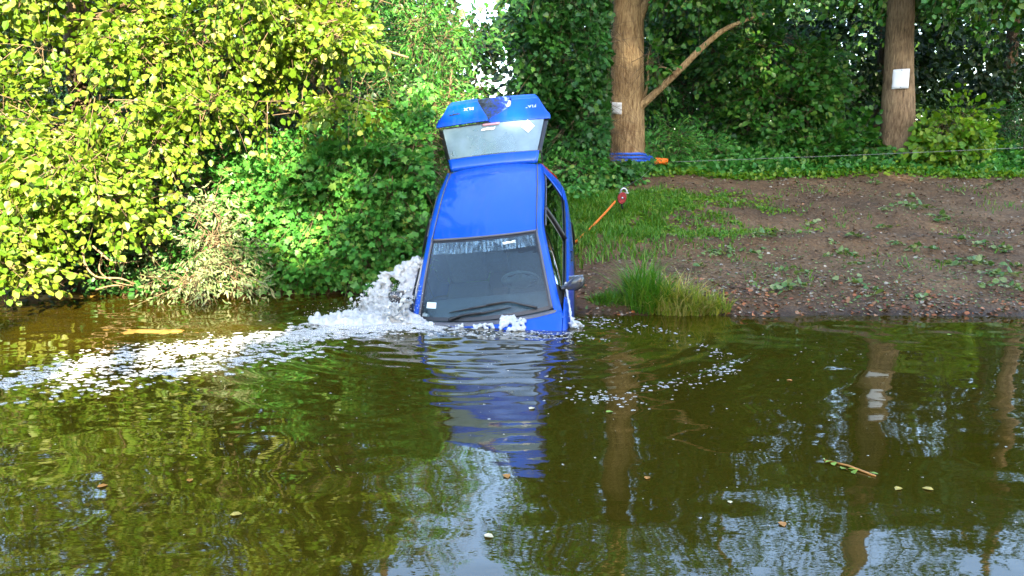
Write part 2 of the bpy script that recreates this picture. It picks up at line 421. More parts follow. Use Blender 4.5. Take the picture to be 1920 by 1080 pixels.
def foliage(name, parent, blobs, n_spray, per, size, shape, mat, seed, length=.55, width=.28, droop=.35, shell=.5, twigs=True,
            clear=None, single=0, up=.75, crown_name='crown', tonull=None):
    rng = np.random.default_rng(seed)
    o, h = sprays(blobs, n_spray, rng, shell=shell, droop=droop)
    L = length * (0.6 + .8 * rng.random(n_spray))
    n0 = unit(np.array([0, 0, 1.0]) * up + rng.normal(size=(n_spray, 3)) * .45 + np.array([0, -.45, 0]))
    n0 = unit(n0 - h * np.sum(n0 * h, -1, keepdims=True)); s0 = np.cross(h, n0)
    t = (np.arange(per) + .5)[None, :] / per + rng.normal(size=(n_spray, per)) * .06
    sd = np.where(np.arange(per) % 2 == 0, 1.0, -1.0)[None, :] * (0.15 + .85 * rng.random((n_spray, per)))
    wv = width * (1.15 - .8 * t)
    pos = o[:, None] + h[:, None] * (L[:, None] * t)[..., None] + s0[:, None] * (sd * wv)[..., None] \
        + np.array([0, 0, -1.0]) * (droop * .5 * L[:, None] * np.clip(t, 0, 1.2) ** 2)[..., None] + rng.normal(size=(n_spray, per, 3)) * .035
    axis = h[:, None] * .7 + s0[:, None] * np.sign(sd)[..., None] * .8 + rng.normal(size=(n_spray, per, 3)) * .35 + np.array([0, 0, -.3])
    nr = n0[:, None] + rng.normal(size=(n_spray, per, 3)) * .42
    sz = size * (.45 + .85 * rng.random((n_spray, per))) * (.8 + .4 * rng.random((n_spray, 1)))
    pos, axis, nr, sz = pos.reshape(-1, 3), axis.reshape(-1, 3), nr.reshape(-1, 3), sz.ravel()
    keep = pos[:, 2] > np.maximum(land(pos[:, 0], pos[:, 1]), 0) + .03
    keep &= off_trunks(pos) & ~((pos[:, 1] < 11.2) & (pos[:, 0] / pos[:, 1] > -.098) & (pos[:, 1] > 5))
    if clear is not None: keep &= clear(pos)
    pos, axis, nr, sz = pos[keep], axis[keep], nr[keep], sz[keep]
    org = np.array(parent.location)
    pos = pos - org
    if single:                                                        # the leaves nearest the viewer are leaves of their own
        wp = pos + org
        ang = sz / np.linalg.norm(wp - np.array([0, 0, CAM_H]), axis=1)
        seen = (np.abs(wp[:, 0] / wp[:, 1]) < .62) & (wp[:, 2] < CAM_H + wp[:, 1] * .19)
        front = np.argsort(-(ang * seen * (1 + .6 * np.clip(-(axis[:, 2] * 0 + nr[:, 1]), 0, 1))))[:single]
        T, F = LEAF[shape]
        lm = bpy.data.meshes.new('leaf'); lm.from_pydata([tuple(v) for v in T], [], F); lm.update(); lm.materials.append(mat)
        a = unit(axis[front]); nn = nr[front]; nn = unit(nn - a * np.sum(nn * a, -1, keepdims=True)); ss = np.cross(a, nn)
        for i in range(len(front)):
            lo = bpy.data.objects.new('leaf', lm); COL.objects.link(lo); lo.parent = parent
            k = sz[front[i]]; p = pos[front[i]]
            lo.matrix_local = Matrix(((ss[i][0] * k, a[i][0] * k, nn[i][0] * k, p[0]), (ss[i][1] * k, a[i][1] * k, nn[i][1] * k, p[1]),
                                      (ss[i][2] * k, a[i][2] * k, nn[i][2] * k, p[2]), (0, 0, 0, 1)))
        mk = np.ones(len(pos), bool); mk[front] = False
        pos, axis, nr, sz = pos[mk], axis[mk], nr[mk], sz[mk]
    V, F = leaf_mesh(pos, axis, nr, sz, shape)
    c = mesh_obj(crown_name, V, F, mat, parent, smooth=False)
    c['kind'] = 'stuff'
    if twigs:
        ts = np.linspace(-.5, 1, 5)
        P = o[:, None] + h[:, None] * (L[:, None] * ts)[..., None] + np.array([0, 0, -1.0]) * (droop * .5 * L[:, None] * np.clip(ts, 0, 1) ** 2)[..., None] - org
        rr = np.linspace(.006, .0015, 5)
        ang = np.array([0, 2.09, 4.19])
        ring = n0[:, None, None] * (np.cos(ang)[None, None, :, None] * rr[None, :, None, None]) + s0[:, None, None] * (np.sin(ang)[None, None, :, None] * rr[None, :, None, None])
        V = (P[:, :, None] + ring).reshape(-1, 3)
        f = grid_faces(5, 3, True)
        F = (f[None] + (np.arange(n_spray) * 15)[:, None, None]).reshape(-1, 4)
        tw = mesh_obj('twigs', V, F, M['twig'], parent); tw['kind'] = 'stuff'
    return c

def limb(parent, name, pts, radii, mat, n=10, steps=None, rough=.10, seed=0):
    P = cr(np.array(pts, float), steps or max(8, 6 * len(pts)))
    R = cr(np.array(radii, float)[:, None], len(P))[:, 0]
    V, F = tube(P - np.array(parent.location), R, n, True, seed, rough)
    return mesh_obj(name, V, F, mat, parent)

def thing(name, loc, label, cat, group=None):
    return tag(empty(name, loc), label, cat, group)

def clumps(blobs, n, seed, r=(.2, .42), flat=.55):
    rng = np.random.default_rng(seed)
    B = np.array(blobs, float); w = B[:, 6] * B[:, 3] * B[:, 5]; w = w / w.sum()
    out = []
    for i in rng.choice(len(B), n, p=w):
        d = unit(rng.normal(size=3)) * rng.random() ** .4
        q = r[0] + (r[1] - r[0]) * rng.random()
        c = B[i, :3] + d * B[i, 3:6]
        out.append((*c, q * 1.25, q, q * flat, q * q))
    return out

def off_trunks(p):
    a = (np.abs(p[:, 0] / p[:, 1] - .1415) < .0235) & (p[:, 1] < 15.95) & (p[:, 2] < 5.4) & (p[:, 2] > 1.62)
    c = (np.abs(p[:, 0] / p[:, 1] - .4705) < .021) & (p[:, 1] < 16.2) & (p[:, 2] < 4.75) & (p[:, 2] > 1.9)
    e = (np.abs(p[:, 0] / p[:, 1] - .639) < .012) & (p[:, 1] < 16.2) & (p[:, 2] > 1.9) & (p[:, 2] < 4.9)
    g = (np.abs(p[:, 0] / p[:, 1] - .182) < .022) & (p[:, 1] < 15.75) & (np.abs(p[:, 2] - (2.72 + (p[:, 0] - 2.5) * .85)) < .2)
    return ~(a | c | e | g)

# the gap of open sky above the car that the crowns leave free
def skygap(p):
    u = p[:, 0] / p[:, 1]; v = (p[:, 2] - CAM_H) / p[:, 1]
    rg = np.random.default_rng(3)
    j = rg.normal(size=len(p)) * .018
    g1 = ((u + .036 + j) / .040) ** 2 + ((v - .215) / .065) ** 2 < 1
    g2 = ((u + .016 + j) / .034) ** 2 + ((v - .100) / .034) ** 2 < 1
    g3 = ((u + .06 + j) / .11) ** 2 + ((v - .47) / .14) ** 2 < 1
    q = rg.random(len(p))
    return ~((g1 & (q < .95)) | (g2 & (q < .86)) | (g3 & (q < .95)))

def gl(x, y): return float(land(x, y))

# --- overhanging sunlit trees on the left
tA = thing('overhanging_tree', (-5.6, 10.6, gl(-5.6, 10.6)), 'sunlit yellow green tree hanging low over the water at the far left edge', 'tree', 'overhanging trees')
limb(tA, 'trunk', [(-5.6, 10.6, .3), (-5.5, 10.55, 1.6), (-5.6, 10.6, 3.2), (-5.4, 10.8, 5.5), (-5.3, 11, 7.5)], [.17, .14, .12, .08, .03], M['bark_dark'], seed=1)
limb(tA, 'branch', [(-5.5, 10.5, 1.5), (-5.2, 9.9, 2.0), (-4.9, 9.3, 2.0), (-4.5, 8.9, 1.6)], [.06, .045, .03, .012], M['bark_dark'])
limb(tA, 'branch', [(-5.55, 10.5, 2.6), (-5.0, 9.8, 3.2), (-4.3, 9.3, 3.4)], [.06, .04, .015], M['bark_dark'])
limb(tA, 'branch', [(-5.6, 10.6, 1.2), (-5.9, 9.8, 1.3), (-5.8, 9.1, .9)], [.05, .035, .012], M['bark_dark'])
foliage('crown', tA, clumps([(-5.3, 9.3, 3.6, 1.5, .9, .55, 3), (-5.6, 9.2, 2.6, 1.1, .8, .4, 2.6), (-4.6, 9.2, 2.2, .8, .6, .35, 2), (-5.3, 8.9, 1.55, .9, .5, .33, 2.2),
                      (-5.45, 8.8, .75, .6, .45, .38, 1.6), (-4.5, 8.9, 1.4, .45, .4, .3, .9), (-5.2, 9.6, 5.2, 1.8, 1.0, .9, 3), (-5.0, 10, 7.0, 1.7, 1.2, 1.0, 2)], 46, 5),
        920, 26, .075, 'oval', M['leaf_sun'], 21, length=.4, width=.19, single=280, shell=.2)

tB = thing('overhanging_tree', (-2.55, 11.6, gl(-2.55, 11.6)), 'sunlit tree with twin brown trunks and a broad yellow green bough above the maple bush', 'tree', 'overhanging trees')
limb(tB, 'trunk', [(-2.84, 11.8, 1.2), (-2.80, 11.8, 2.6), (-2.82, 11.8, 4.2), (-2.9, 11.9, 7.5)], [.11, .10, .085, .03], M['bark'], seed=2)
limb(tB, 'trunk', [(-2.6, 11.9, 1.2), (-2.58, 11.9, 2.8), (-2.50, 11.9, 4.6), (-2.3, 11.9, 8)], [.12, .115, .10, .03], M['bark_dark'], seed=3)
limb(tB, 'branch', [(-2.8, 11.7, 2.6), (-2.4, 10.6, 3.0), (-1.9, 9.8, 3.05), (-1.2, 9.6, 2.85)], [.05, .04, .025, .01], M['bark_pale'])
limb(tB, 'branch', [(-2.85, 11.7, 3.0), (-3.4, 10.5, 3.3), (-3.9, 9.7, 3.1)], [.05, .035, .012], M['bark_pale'])
limb(tB, 'branch', [(-2.8, 11.7, 2.0), (-3.0, 10.6, 2.3), (-2.6, 9.7, 2.25), (-2.1, 9.5, 2.15)], [.035, .025, .015, .006], M['bark_pale'])
foliage('crown', tB, clumps([(-1.75, 9.7, 3.3, .85, .7, .28, 2.6), (-2.6, 9.7, 3.35, 1.0, .8, .42, 3), (-3.6, 9.6, 3.2, .9, .7, .45, 3), (-3.55, 9.5, 2.35, .7, .5, .32, 2.2),
                      (-2.75, 9.4, 2.2, .55, .4, .16, .8), (-2.0, 9.5, 2.28, .35, .3, .14, .45), (-4.1, 9.5, 2.9, .6, .6, .4, 1.4), (-3.9, 9.4, 1.6, .5, .4, .35, 1.1),
                      (-2.8, 10, 4.5, 1.9, 1.0, .6, 3), (-2.9, 10.4, 6.2, 1.8, 1.2, .9, 2.4)], 50, 6),
        980, 26, .075, 'oval', M['leaf_sun'], 22, length=.4, width=.18, single=280, shell=.2, clear=skygap)

foliage('crown', tA, clumps([(-5.2, 9.8, 5.0, 1.8, 1.0, .6, 2), (-5.0, 10, 6.8, 2.2, 1.1, 1.1, 2.4), (-7.0, 10, 5.5, 1.4, 1, 1.4, 1.5)], 60, 15, (.3, .5)), 640, 26, .085, 'oval', M['leaf_sun'], 121, length=.4, width=.19, shell=.2)
foliage('crown', tB, clumps([(-2.8, 10, 4.7, 1.8, 1.0, .6, 2), (-3.0, 10.3, 6.3, 1.8, 1.1, 1.1, 2)], 44, 16, (.3, .5)), 480, 26, .085, 'oval', M['leaf_sun'], 122, length=.4, width=.19, shell=.2, clear=skygap)

foliage('crown', tA, clumps([(-5.5, 8.9, 1.5, .9, .4, .35, 2), (-5.55, 8.75, .75, .65, .4, .4, 2.4), (-4.75, 8.95, 1.25, .45, .35, .35, 1.2), (-4.9, 9.1, 2.0, .7, .4, .4, 1.4)], 24, 17, (.2, .32)),
        340, 24, .075, 'oval', M['leaf_sun'], 123, length=.34, width=.17, shell=.2)

# light trunk and thin stems among the left foliage
tC = thing('young_tree', (-4.0, 10.9, gl(-4.0, 10.9)), 'slender pale young trunk among the left foliage above the willow', 'tree')
limb(tC, 'trunk', [(-4.0, 10.9, .5), (-3.92, 10.85, 1.6), (-3.87, 10.8, 2.5), (-3.8, 10.8, 4.8)], [.075, .065, .06, .02], M['bark_pale'], seed=5)
foliage('crown', tC, [(-3.9, 10.4, 2.9, 1.0, .5, .7, 2), (-3.8, 10.4, 1.4, 1.0, .4, .5, 1.4), (-3.8, 10.6, 4.4, 1.1, .7, .7, 2)], 130, 28, .075, 'oval', M['leaf_dark'], 23)  # leaf colour kept dark for the shaded gaps behind the lit crowns

# --- maple bush left of the car
tD = thing('maple_bush', (-2.2, 10.8, gl(-2.2, 10.8)), 'broad green maple bush covering the bank left of the car', 'bush')
for i, (a, c) in enumerate([((-2.9, 10.2, 1.4), .03), ((-2.1, 10.2, 1.8), .035), ((-1.5, 10.4, 1.7), .03)]):
    limb(tD, 'stem', [(-2.2 + .15 * (i - 1), 10.8, .4), tuple((np.array(a) + np.array((-2.2, 10.8, .5))) / 2), a], [c, c * .7, c * .3], M['bark_dark'])
foliage('crown', tD, [(-2.5, 10.4, 1.35, .85, .55, .55, 3), (-1.7, 10.5, 1.45, .75, .55, .62, 3), (-1.25, 10.8, 1.75, .42, .5, .62, 1.6), (-2.1, 10.3, .8, 1.1, .45, .4, 2.2),
                      (-3.1, 10.4, 1.2, .6, .5, .5, 1.5), (-2.9, 10.25, .45, .7, .35, .28, 1.2), (-1.9, 10.1, .42, .7, .25, .2, .9)],
        1150, 26, .072, 'maple', M['leaf_maple'], 24, length=.40, width=.20, shell=.55, single=280)

# --- dark shrub behind the bush, up to the sky gap
tE = thing('elder_shrub', (-1.35, 12.6, gl(-1.35, 12.6)), 'dark bluish green shrub behind the raised tailgate, left of the sky gap', 'shrub')
limb(tE, 'stem', [(-1.35, 12.6, 1.2), (-1.0, 12.4, 2.2), (-.9, 12.3, 3.0)], [.045, .035, .012], M['bark_pale'])
limb(tE, 'stem', [(-1.4, 12.6, 1.2), (-1.5, 12.5, 2.4), (-1.3, 12.4, 3.4)], [.045, .035, .012], M['bark_dark'])
foliage('crown', tE, [(-1.0, 12.3, 2.35, .55, .5, .55, 2), (-1.5, 12.5, 2.2, .6, .5, .7, 2), (-1.15, 12.6, 3.4, .75, .6, .6, 2), (-1.9, 12.9, 3.4, .8, .6, 1.0, 2), (-1.5, 12.9, 4.8, .9, .6, .8, 1)],
        420, 26, .085, 'lance', M['leaf_maple'], 25, clear=skygap)

# --- pale willow bush at the waterline
tF = thing('willow_bush', (-3.55, 10.0, 0.02), 'pale silvery willow bush leaning out over the water at left', 'bush')
for q in ((-3.7, 9.5, .9), (-3.35, 9.4, 1.1), (-3.9, 9.3, .4), (-3.2, 9.5, .6)):
    limb(tF, 'stem', [(-3.55, 10.0, .0), ((-3.55 + q[0]) / 2, 9.8, q[2] * .6), q], [.018, .013, .005], M['bark_pale'], n=6)
foliage('crown', tF, [(-3.5, 9.35, .75, .32, .25, .42, 2), (-3.75, 9.2, .28, .34, .25, .18, 1.3), (-3.3, 9.4, .4, .28, .2, .3, 1)], 95, 26, .06, 'lance', M['leaf_willow'], 26, length=.42, width=.1, droop=.05, shell=.1)

# low shrub growth along the left waterline, dark leaf colour painting the shaded gaps
tG = thing('waterside_shrub', (-4.6, 10.3, gl(-4.6, 10.3)), 'shaded low green shrub at the waterline behind the bare branches', 'shrub')
limb(tG, 'stem', [(-4.6, 10.3, .1), (-4.6, 10.1, .6), (-4.7, 9.95, 1.1)], [.03, .022, .008], M['bark_dark'])
foliage('crown', tG, [(-4.6, 10.1, .5, .8, .35, .4, 2), (-3.9, 10.2, .6, .6, .3, .5, 1.6), (-4.5, 10.3, 1.4, .8, .4, .5, 1.6), (-5.6, 10.4, 1.2, .8, .4, .8, 1.4)], 200, 26, .07, 'oval', M['leaf_dark'], 27)

tG2 = thing('waterside_shrub', (-6.3, 10.5, gl(-6.3, 10.5)), 'dark green shrub filling the shade under the far left tree', 'shrub')
limb(tG2, 'stem', [(-6.3, 10.5, .1), (-6.2, 10.3, .8), (-6.1, 10.2, 1.5)], [.03, .022, .008], M['bark_dark'])
foliage('crown', tG2, [(-6.2, 10.4, .7, .9, .4, .6, 2), (-5.2, 10.4, .6, .8, .35, .5, 2), (-6.3, 10.5, 2.0, 1.0, .4, .8, 2), (-5.0, 10.8, 2.2, .9, .4, .9, 2), (-7.2, 10.4, 1.2, .9, .4, 1.0, 1.4)], 380, 26, .075, 'oval', M['leaf_shade'], 28)
tG3 = thing('waterside_shrub', (-3.3, 11.2, gl(-3.3, 11.2)), 'dark shrub in the deep shade between the maple bush and the young trunk', 'shrub')
limb(tG3, 'stem', [(-3.3, 11.2, .3), (-3.3, 11.1, 1.2), (-3.4, 11.0, 2.2)], [.03, .022, .008], M['bark_dark'])
foliage('crown', tG3, [(-3.3, 11.2, 2.3, 1.0, .35, .6, 2), (-4.3, 11.3, 2.6, .8, .35, 1.0, 2), (-2.4, 12.0, 2.6, 1.0, .4, .7, 2)], 240, 26, .075, 'oval', M['leaf_shade'], 29)

# bare grey branches dipping into the water
tH = thing('bare_branch', (-4.75, 9.3, 0.0), 'bare pale forked branch arching down into the water under the left tree', 'branch')
limb(tH, 'branch', [at(155, 440, 9.3), at(158, 490, 9.2), at(180, 518, 9.2), at(225, 522, 9.3), at(252, 532, 9.4)], [.016, .014, .012, .010, .006], M['bark_pale'], n=6)
limb(tH, 'branch', [at(150, 440, 9.4), at(190, 475, 9.3), at(215, 492, 9.3), at(262, 490, 9.4)], [.014, .012, .010, .004], M['bark_pale'], n=6)
limb(tH, 'branch', [at(192, 475, 9.3), at(187, 508, 9.3), at(215, 528, 9.4), at(250, 536, 9.5)], [.010, .009, .008, .005], M['bark_pale'], n=6)
limb(tH, 'branch', [at(180, 543, 9.6), at(215, 535, 9.5), at(255, 538, 9.6)], [.012, .01, .006], M['bark_pale'], n=6)

# --- right: trunk with the sling, its bough, second trunk
t1 = thing('tree_with_sling', (2.28, 16.0, gl(2.28, 16)), 'tall pale brown tree trunk with a blue sling round its foot', 'tree', 'tall trees on the bank top')
limb(t1, 'trunk', [(2.30, 16, 1.2), (2.29, 16, 1.75), (2.26, 16, 2.6), (2.24, 16, 3.6), (2.23, 16, 4.6), (2.2, 16, 6.5), (2.1, 16, 9.5), (2.0, 16, 12)],
     [.39, .345, .325, .315, .28, .25, .18, .06], M['bark'], n=28, steps=70, rough=.07, seed=4)
bo = limb(t1, 'bough', [(2.44, 15.85, 2.64), (2.80, 15.65, 2.98), (3.2, 15.5, 3.38), (3.55, 15.4, 3.74), (3.95, 15.3, 4.05), (4.6, 15.2, 4.3)], [.085, .068, .062, .055, .045, .02], M['bark'], n=12, seed=6)
limb(t1, 'bough', [(2.40, 15.95, 4.3), (2.58, 15.8, 4.65), (2.85, 15.7, 4.95), (3.4, 15.5, 5.6)], [.11, .07, .055, .03], M['bark'], n=10, seed=7)
limb(t1, 'branch', [(2.52, 15.85, 2.75), (2.60, 15.75, 3.1), (2.58, 15.7, 3.5), (2.62, 15.7, 3.75)], [.035, .026, .016, .006], M['bark'], n=7)
limb(t1, 'branch', [(3.1, 15.55, 3.2), (2.9, 15.4, 3.35), (2.65, 15.3, 3.36)], [.018, .012, .006], M['bark'], n=6)
foliage('crown', t1, [(3.6, 15.2, 5.2, 1.5, 1.0, .5, 2), (2.2, 15.4, 6.0, 1.8, 1.3, .8, 2), (3.2, 15.8, 7.4, 1.9, 1.4, .7, 1.0), (2.62, 15.3, 3.45, .22, .2, .3, .14)],
        460, 26, .10, 'oval', M['leaf_mid'], 30, clear=skygap, length=.7, width=.32)

t2 = thing('tree_with_notice', (7.68, 16.3, gl(7.8, 16.3)), 'brown tree trunk carrying the larger white paper notice', 'tree', 'tall trees on the bank top')
limb(t2, 'trunk', [(7.80, 16.3, 1.3), (7.74, 16.3, 1.9), (7.69, 16.3, 2.8), (7.63, 16.3, 3.7), (7.58, 16.3, 4.9), (7.5, 16.3, 7), (7.4, 16.3, 11)],
     [.36, .31, .30, .265, .24, .20, .06], M['bark2'], n=28, steps=70, rough=.06, seed=8)
limb(t2, 'bough', [(7.7, 16.2, 4.6), (7.2, 15.8, 5.2), (6.4, 15.4, 5.5)], [.08, .05, .02], M['bark2'], n=8)
foliage('crown', t2, [(7.2, 15.3, 5.2, 1.5, .8, .45, 2), (9.0, 15.4, 5.0, 1.2, .8, .45, 1.6), (7.6, 15.8, 6.6, 2.2, 1.4, .7, 1.2)],
        300, 26, .10, 'oval', M['leaf_mid'], 31, length=.7, width=.32)
t3 = thing('edge_tree', (10.42, 16.4, gl(10.42, 16.4)), 'dark trunk just entering at the right edge', 'tree', 'tall trees on the bank top')
limb(t3, 'trunk', [(10.45, 16.3, 1.3), (10.43, 16.3, 3), (10.4, 16.3, 5), (10.3, 16.3, 9)], [.17, .15, .14, .06], M['bark2'], n=20, steps=40, seed=9)
foliage('crown', t3, [(10.2, 15.8, 6.0, 1.6, 1.0, .8, 2)], 90, 26, .10, 'oval', M['leaf_mid'], 32, length=.7, width=.32)

# --- shrubs and small trees of the wood edge
tI = thing('dense_maple', (1.05, 15.4, gl(1.05, 15.4)), 'dense dark green maple between the tailgate and the sling tree', 'tree')
limb(tI, 'trunk', [(1.05, 15.6, 1.2), (1.0, 15.6, 2.6), (.95, 15.6, 4.5), (.9, 15.6, 7)], [.10, .09, .07, .03], M['bark_dark'])
foliage('crown', tI, [(1.2, 14.9, 2.3, .75, .6, .8, 3), (1.1, 15.0, 3.6, .95, .7, .8, 3), (.8, 15.2, 4.7, 1.0, .7, .6, 2.4), (1.6, 15.1, 1.5, .5, .5, .4, 1), (.75, 15.2, 1.6, .4, .4, .4, 1),
                      (1.0, 15.5, 6.0, 1.3, .8, .7, 2), (1.0, 15.6, 7.6, 1.4, .9, .8, 1.3)],
        820, 28, .095, 'maple', M['leaf_dark'], 33, clear=skygap, length=.5, width=.26)

def shrub(name, label, cx, cy, blobs, ns, size, shape, mat, seed, group='shrubs at the edge of the wood', stem=True, **kw):
    t = thing(name, (cx, cy, gl(cx, cy)), label, 'shrub', group)
    z0 = gl(cx, cy)
    top = max(bq[2] for bq in blobs)
    for i in range(3):
        dx = (i - 1) * .35
        limb(t, 'stem', [(cx + dx * .2, cy, z0 - .1), (cx + dx * .7, cy - .05, (z0 + top) / 2), (cx + dx * 1.3, cy - .1, top)], [.03, .022, .008], M['bark_dark'], n=6)
    foliage('crown', t, blobs, ns, 26, size, shape, mat, seed, **kw)
    return t

shrub('hazel_shrub', 'round leaved hazel shrub midway between the two big trunks', 5.6, 17.6,
      [(5.5, 17.0, 2.6, 1.1, .6, .6, 2), (6.2, 17.0, 1.9, .9, .5, .4, 1.6), (5.4, 17.2, 3.7, 1.3, .6, .6, 2), (6.3, 17.3, 3.2, .8, .6, .6, 1)], 330, .11, 'oval', M['leaf_mid'], 40, length=.6, width=.3)
shrub('hazel_shrub', 'hazel shrub behind the sloping bough of the sling tree', 4.1, 18.6,
      [(3.9, 18.2, 3.0, 1.1, .6, .8, 2), (3.2, 18.0, 2.2, .7, .5, .6, 1.2), (4.5, 18.2, 4.4, 1.3, .7, .7, 2), (3.0, 18.2, 4.6, .9, .7, .8, 1.4)], 330, .10, 'oval', M['leaf_dark'], 41, length=.6, width=.3)
shrub('elder_shrub', 'leafy green shrub at the foot of the sling tree, right side', 3.3, 16.4,
      [(3.1, 16.1, 1.85, .5, .35, .42, 2), (3.8, 16.3, 1.7, .6, .35, .35, 1.6), (2.75, 15.75, 1.65, .25, .2, .2, .4)], 190, .095, 'lance', M['leaf_maple'], 42, length=.42, width=.2)
shrub('lime_sapling', 'bright lime green sapling right beside the notice tree', 8.5, 16.2,
      [(8.55, 15.9, 2.1, .6, .35, .35, 2), (8.25, 15.8, 1.75, .4, .3, .25, 1), (8.9, 15.9, 2.45, .3, .25, .3, .6)], 90, .115, 'oval', M['leaf_bright'], 43, length=.5, width=.24, shell=.2)
shrub('hazel_shrub', 'low hazel shrub left of the notice tree', 6.9, 16.9,
      [(6.8, 16.4, 1.85, .7, .4, .4, 2), (6.2, 16.3, 1.7, .5, .35, .3, 1)], 150, .11, 'oval', M['leaf_mid'], 44, length=.5, width=.25)
shrub('elder_shrub', 'deep shaded shrub right of the lime sapling', 10.4, 18.2,
      [(10.2, 17.6, 2.0, 1.0, .5, .5, 2), (11.2, 17.5, 2.2, .9, .5, .7, 1.4), (9.5, 18, 1.9, .8, .5, .4, 1)], 200, .10, 'lance', M['leaf_dark'], 45)
shrub('bramble_shrub', 'tangled low bramble between the car and the foot of the sling tree', 1.3, 14.7,
      [(1.0, 14.2, 1.35, .5, .3, .3, 2), (1.75, 14.8, 1.5, .4, .3, .3, 1.6), (.45, 14.0, 1.3, .4, .3, .35, 1)], 190, .075, 'oval', M['leaf_maple'], 46, length=.35, width=.16)

# trees deeper in the wood, each its own crown down to the ground
deep = [(-4.5, 16.5, 'behind the left canopy'), (-7.5, 14.5, 'behind the far left tree'), (3.0, 22.5, 'behind the sling tree'), (6.2, 22.0, 'behind the hazel shrubs'),
        (9.6, 21.5, 'right of the notice tree'), (13.2, 22, 'beyond the right edge trunk'), (-2.9, 17.5, 'behind the twin trunks'), (1.2, 21.5, 'behind the dense maple')]
for i, (x, y, w) in enumerate(deep):
    t = thing('woodland_tree', (x, y, gl(x, y)), 'dark shaded woodland tree standing ' + w, 'tree', 'trees deeper in the wood')
    limb(t, 'trunk', [(x, y, 1.2), (x + .1, y, 3.5), (x, y, 7), (x, y, 10)], [.2, .17, .13, .04], M['bark_dark'], seed=20 + i)
    foliage('crown', t, [(x, y - .4, 2.6, 1.7, .9, 1.1, 2), (x - .3, y - .4, 4.6, 1.9, 1.0, 1.0, 2), (x + .2, y, 6.8, 2.2, 1.4, 1.2, 1.0)],
            360, 24, .135, 'oval', M['leaf_shade'], 60 + i, length=.8, width=.4, clear=skygap, twigs=False)
for i, (x, y, w) in enumerate([(4.6, 19.5, 'over the hazel shrubs'), (8.6, 19.0, 'over the lime sapling'), (11.8, 18.6, 'at the right edge of the wood')]):  # canopies added overhead so less skylight reaches the understory
    t = thing('added_canopy_tree', (x, y, gl(x, y)), 'slim tree, its high canopy added to block skylight ' + w, 'tree', 'trees deeper in the wood')
    limb(t, 'trunk', [(x, y, 1.2), (x + .1, y, 3.5), (x, y, 6), (x, y, 8)], [.13, .11, .09, .03], M['bark_dark'], seed=40 + i)
    foliage('crown', t, clumps([(x, y - 1.2, 5.6, 2.2, 2.0, .5, 2), (x, y, 6.4, 2.4, 2.0, .5, 1.2)], 26, 400 + i, (.4, .8), .4),
            300, 24, .12, 'oval', M['leaf_mid'], 410 + i, length=.6, width=.3, clear=skygap, twigs=False)
# the far wood, one mass
fw = empty('far_wood', (0, 0, 0)); tag(fw, 'dark mass of far woodland closing the view', 'wood', kind='stuff')
rb = np.random.default_rng(70)
bl = [(x, 29 + rb.random() * 4, z, 3.2, 1.6, 2.0, 1) for x in np.arange(-20, 24, 3.0) for z in (1.9, 3.2, 6.0, 7.5)]
cw = foliage('leaves', fw, bl, 3000, 24, .28, 'oval', M['leaf_shade'], 71, length=1.3, width=.7, clear=skygap, twigs=False, crown_name='leaves')

# tall trees on the near shore behind the viewer: they throw the shade over the bank and the car
back = [(6.75, -17, 13.0, 2.2, 'nearest'), (11.4, -19, 19, 3.4, 'second'), (14.5, -20, 22, 4.0, 'third'), (20, -20, 24, 4.4, 'fourth'), (26, -20, 24, 4.6, 'fifth'), (32, -19, 24, 4.6, 'sixth')]
for i, (x, y, h, r, w) in enumerate(back):
    t = thing('shore_tree', (x, y, gl(x, y)), 'tall broad tree on the near shore behind the viewer, %s from the open water' % w, 'tree', 'shade trees on the near shore')
    limb(t, 'trunk', [(x, y, .2), (x, y, h * .5), (x, y, h * .92)], [.35, .25, .05], M['bark_dark'], seed=80 + i)
    foliage('crown', t, [(x, y, h * .55, r, r, h * .22, 2), (x, y, h * .8, r * .85, r * .85, h * .18, 1.6), (x, y, h * .28, r * 1.0, r, h * .2, 1.6)],
            int((330 if i < 2 else 200) + (36 if i < 2 else 26) * r * h / 5), 22, .34, 'oval', M['leaf_mid'], 90 + i, length=1.0 if i == 0 else 1.5, width=.6 if i == 0 else .8, shell=.1, twigs=False)

for i, (x, w) in enumerate([(-13, 'far left'), (-9.5, 'left'), (-6, 'middle left'), (-2.5, 'middle'), (1.0, 'middle right'), (4.2, 'right')]):  # row added out of view to keep sun off the near left water
    h = 9.5 + .4 * random.random()
    t = thing('added_shade_thicket', (x, -17, gl(x, -17)), 'lower leafy tree added behind the viewer to shade the near water, %s of six' % w, 'tree', 'added shade trees behind the viewer')
    limb(t, 'trunk', [(x, -17, .2), (x, -17, h * .5), (x, -17, h * .9)], [.16, .12, .03], M['bark_dark'], seed=180 + i)
    foliage('crown', t, [(x, -17, h * .45, 2.0, 1.4, h * .3, 2), (x, -17, h * .78, 1.8, 1.4, h * .17, 1.4)], 330, 20, .3, 'oval', M['leaf_mid'], 190 + i, length=.9, width=.5, shell=.1, twigs=False)

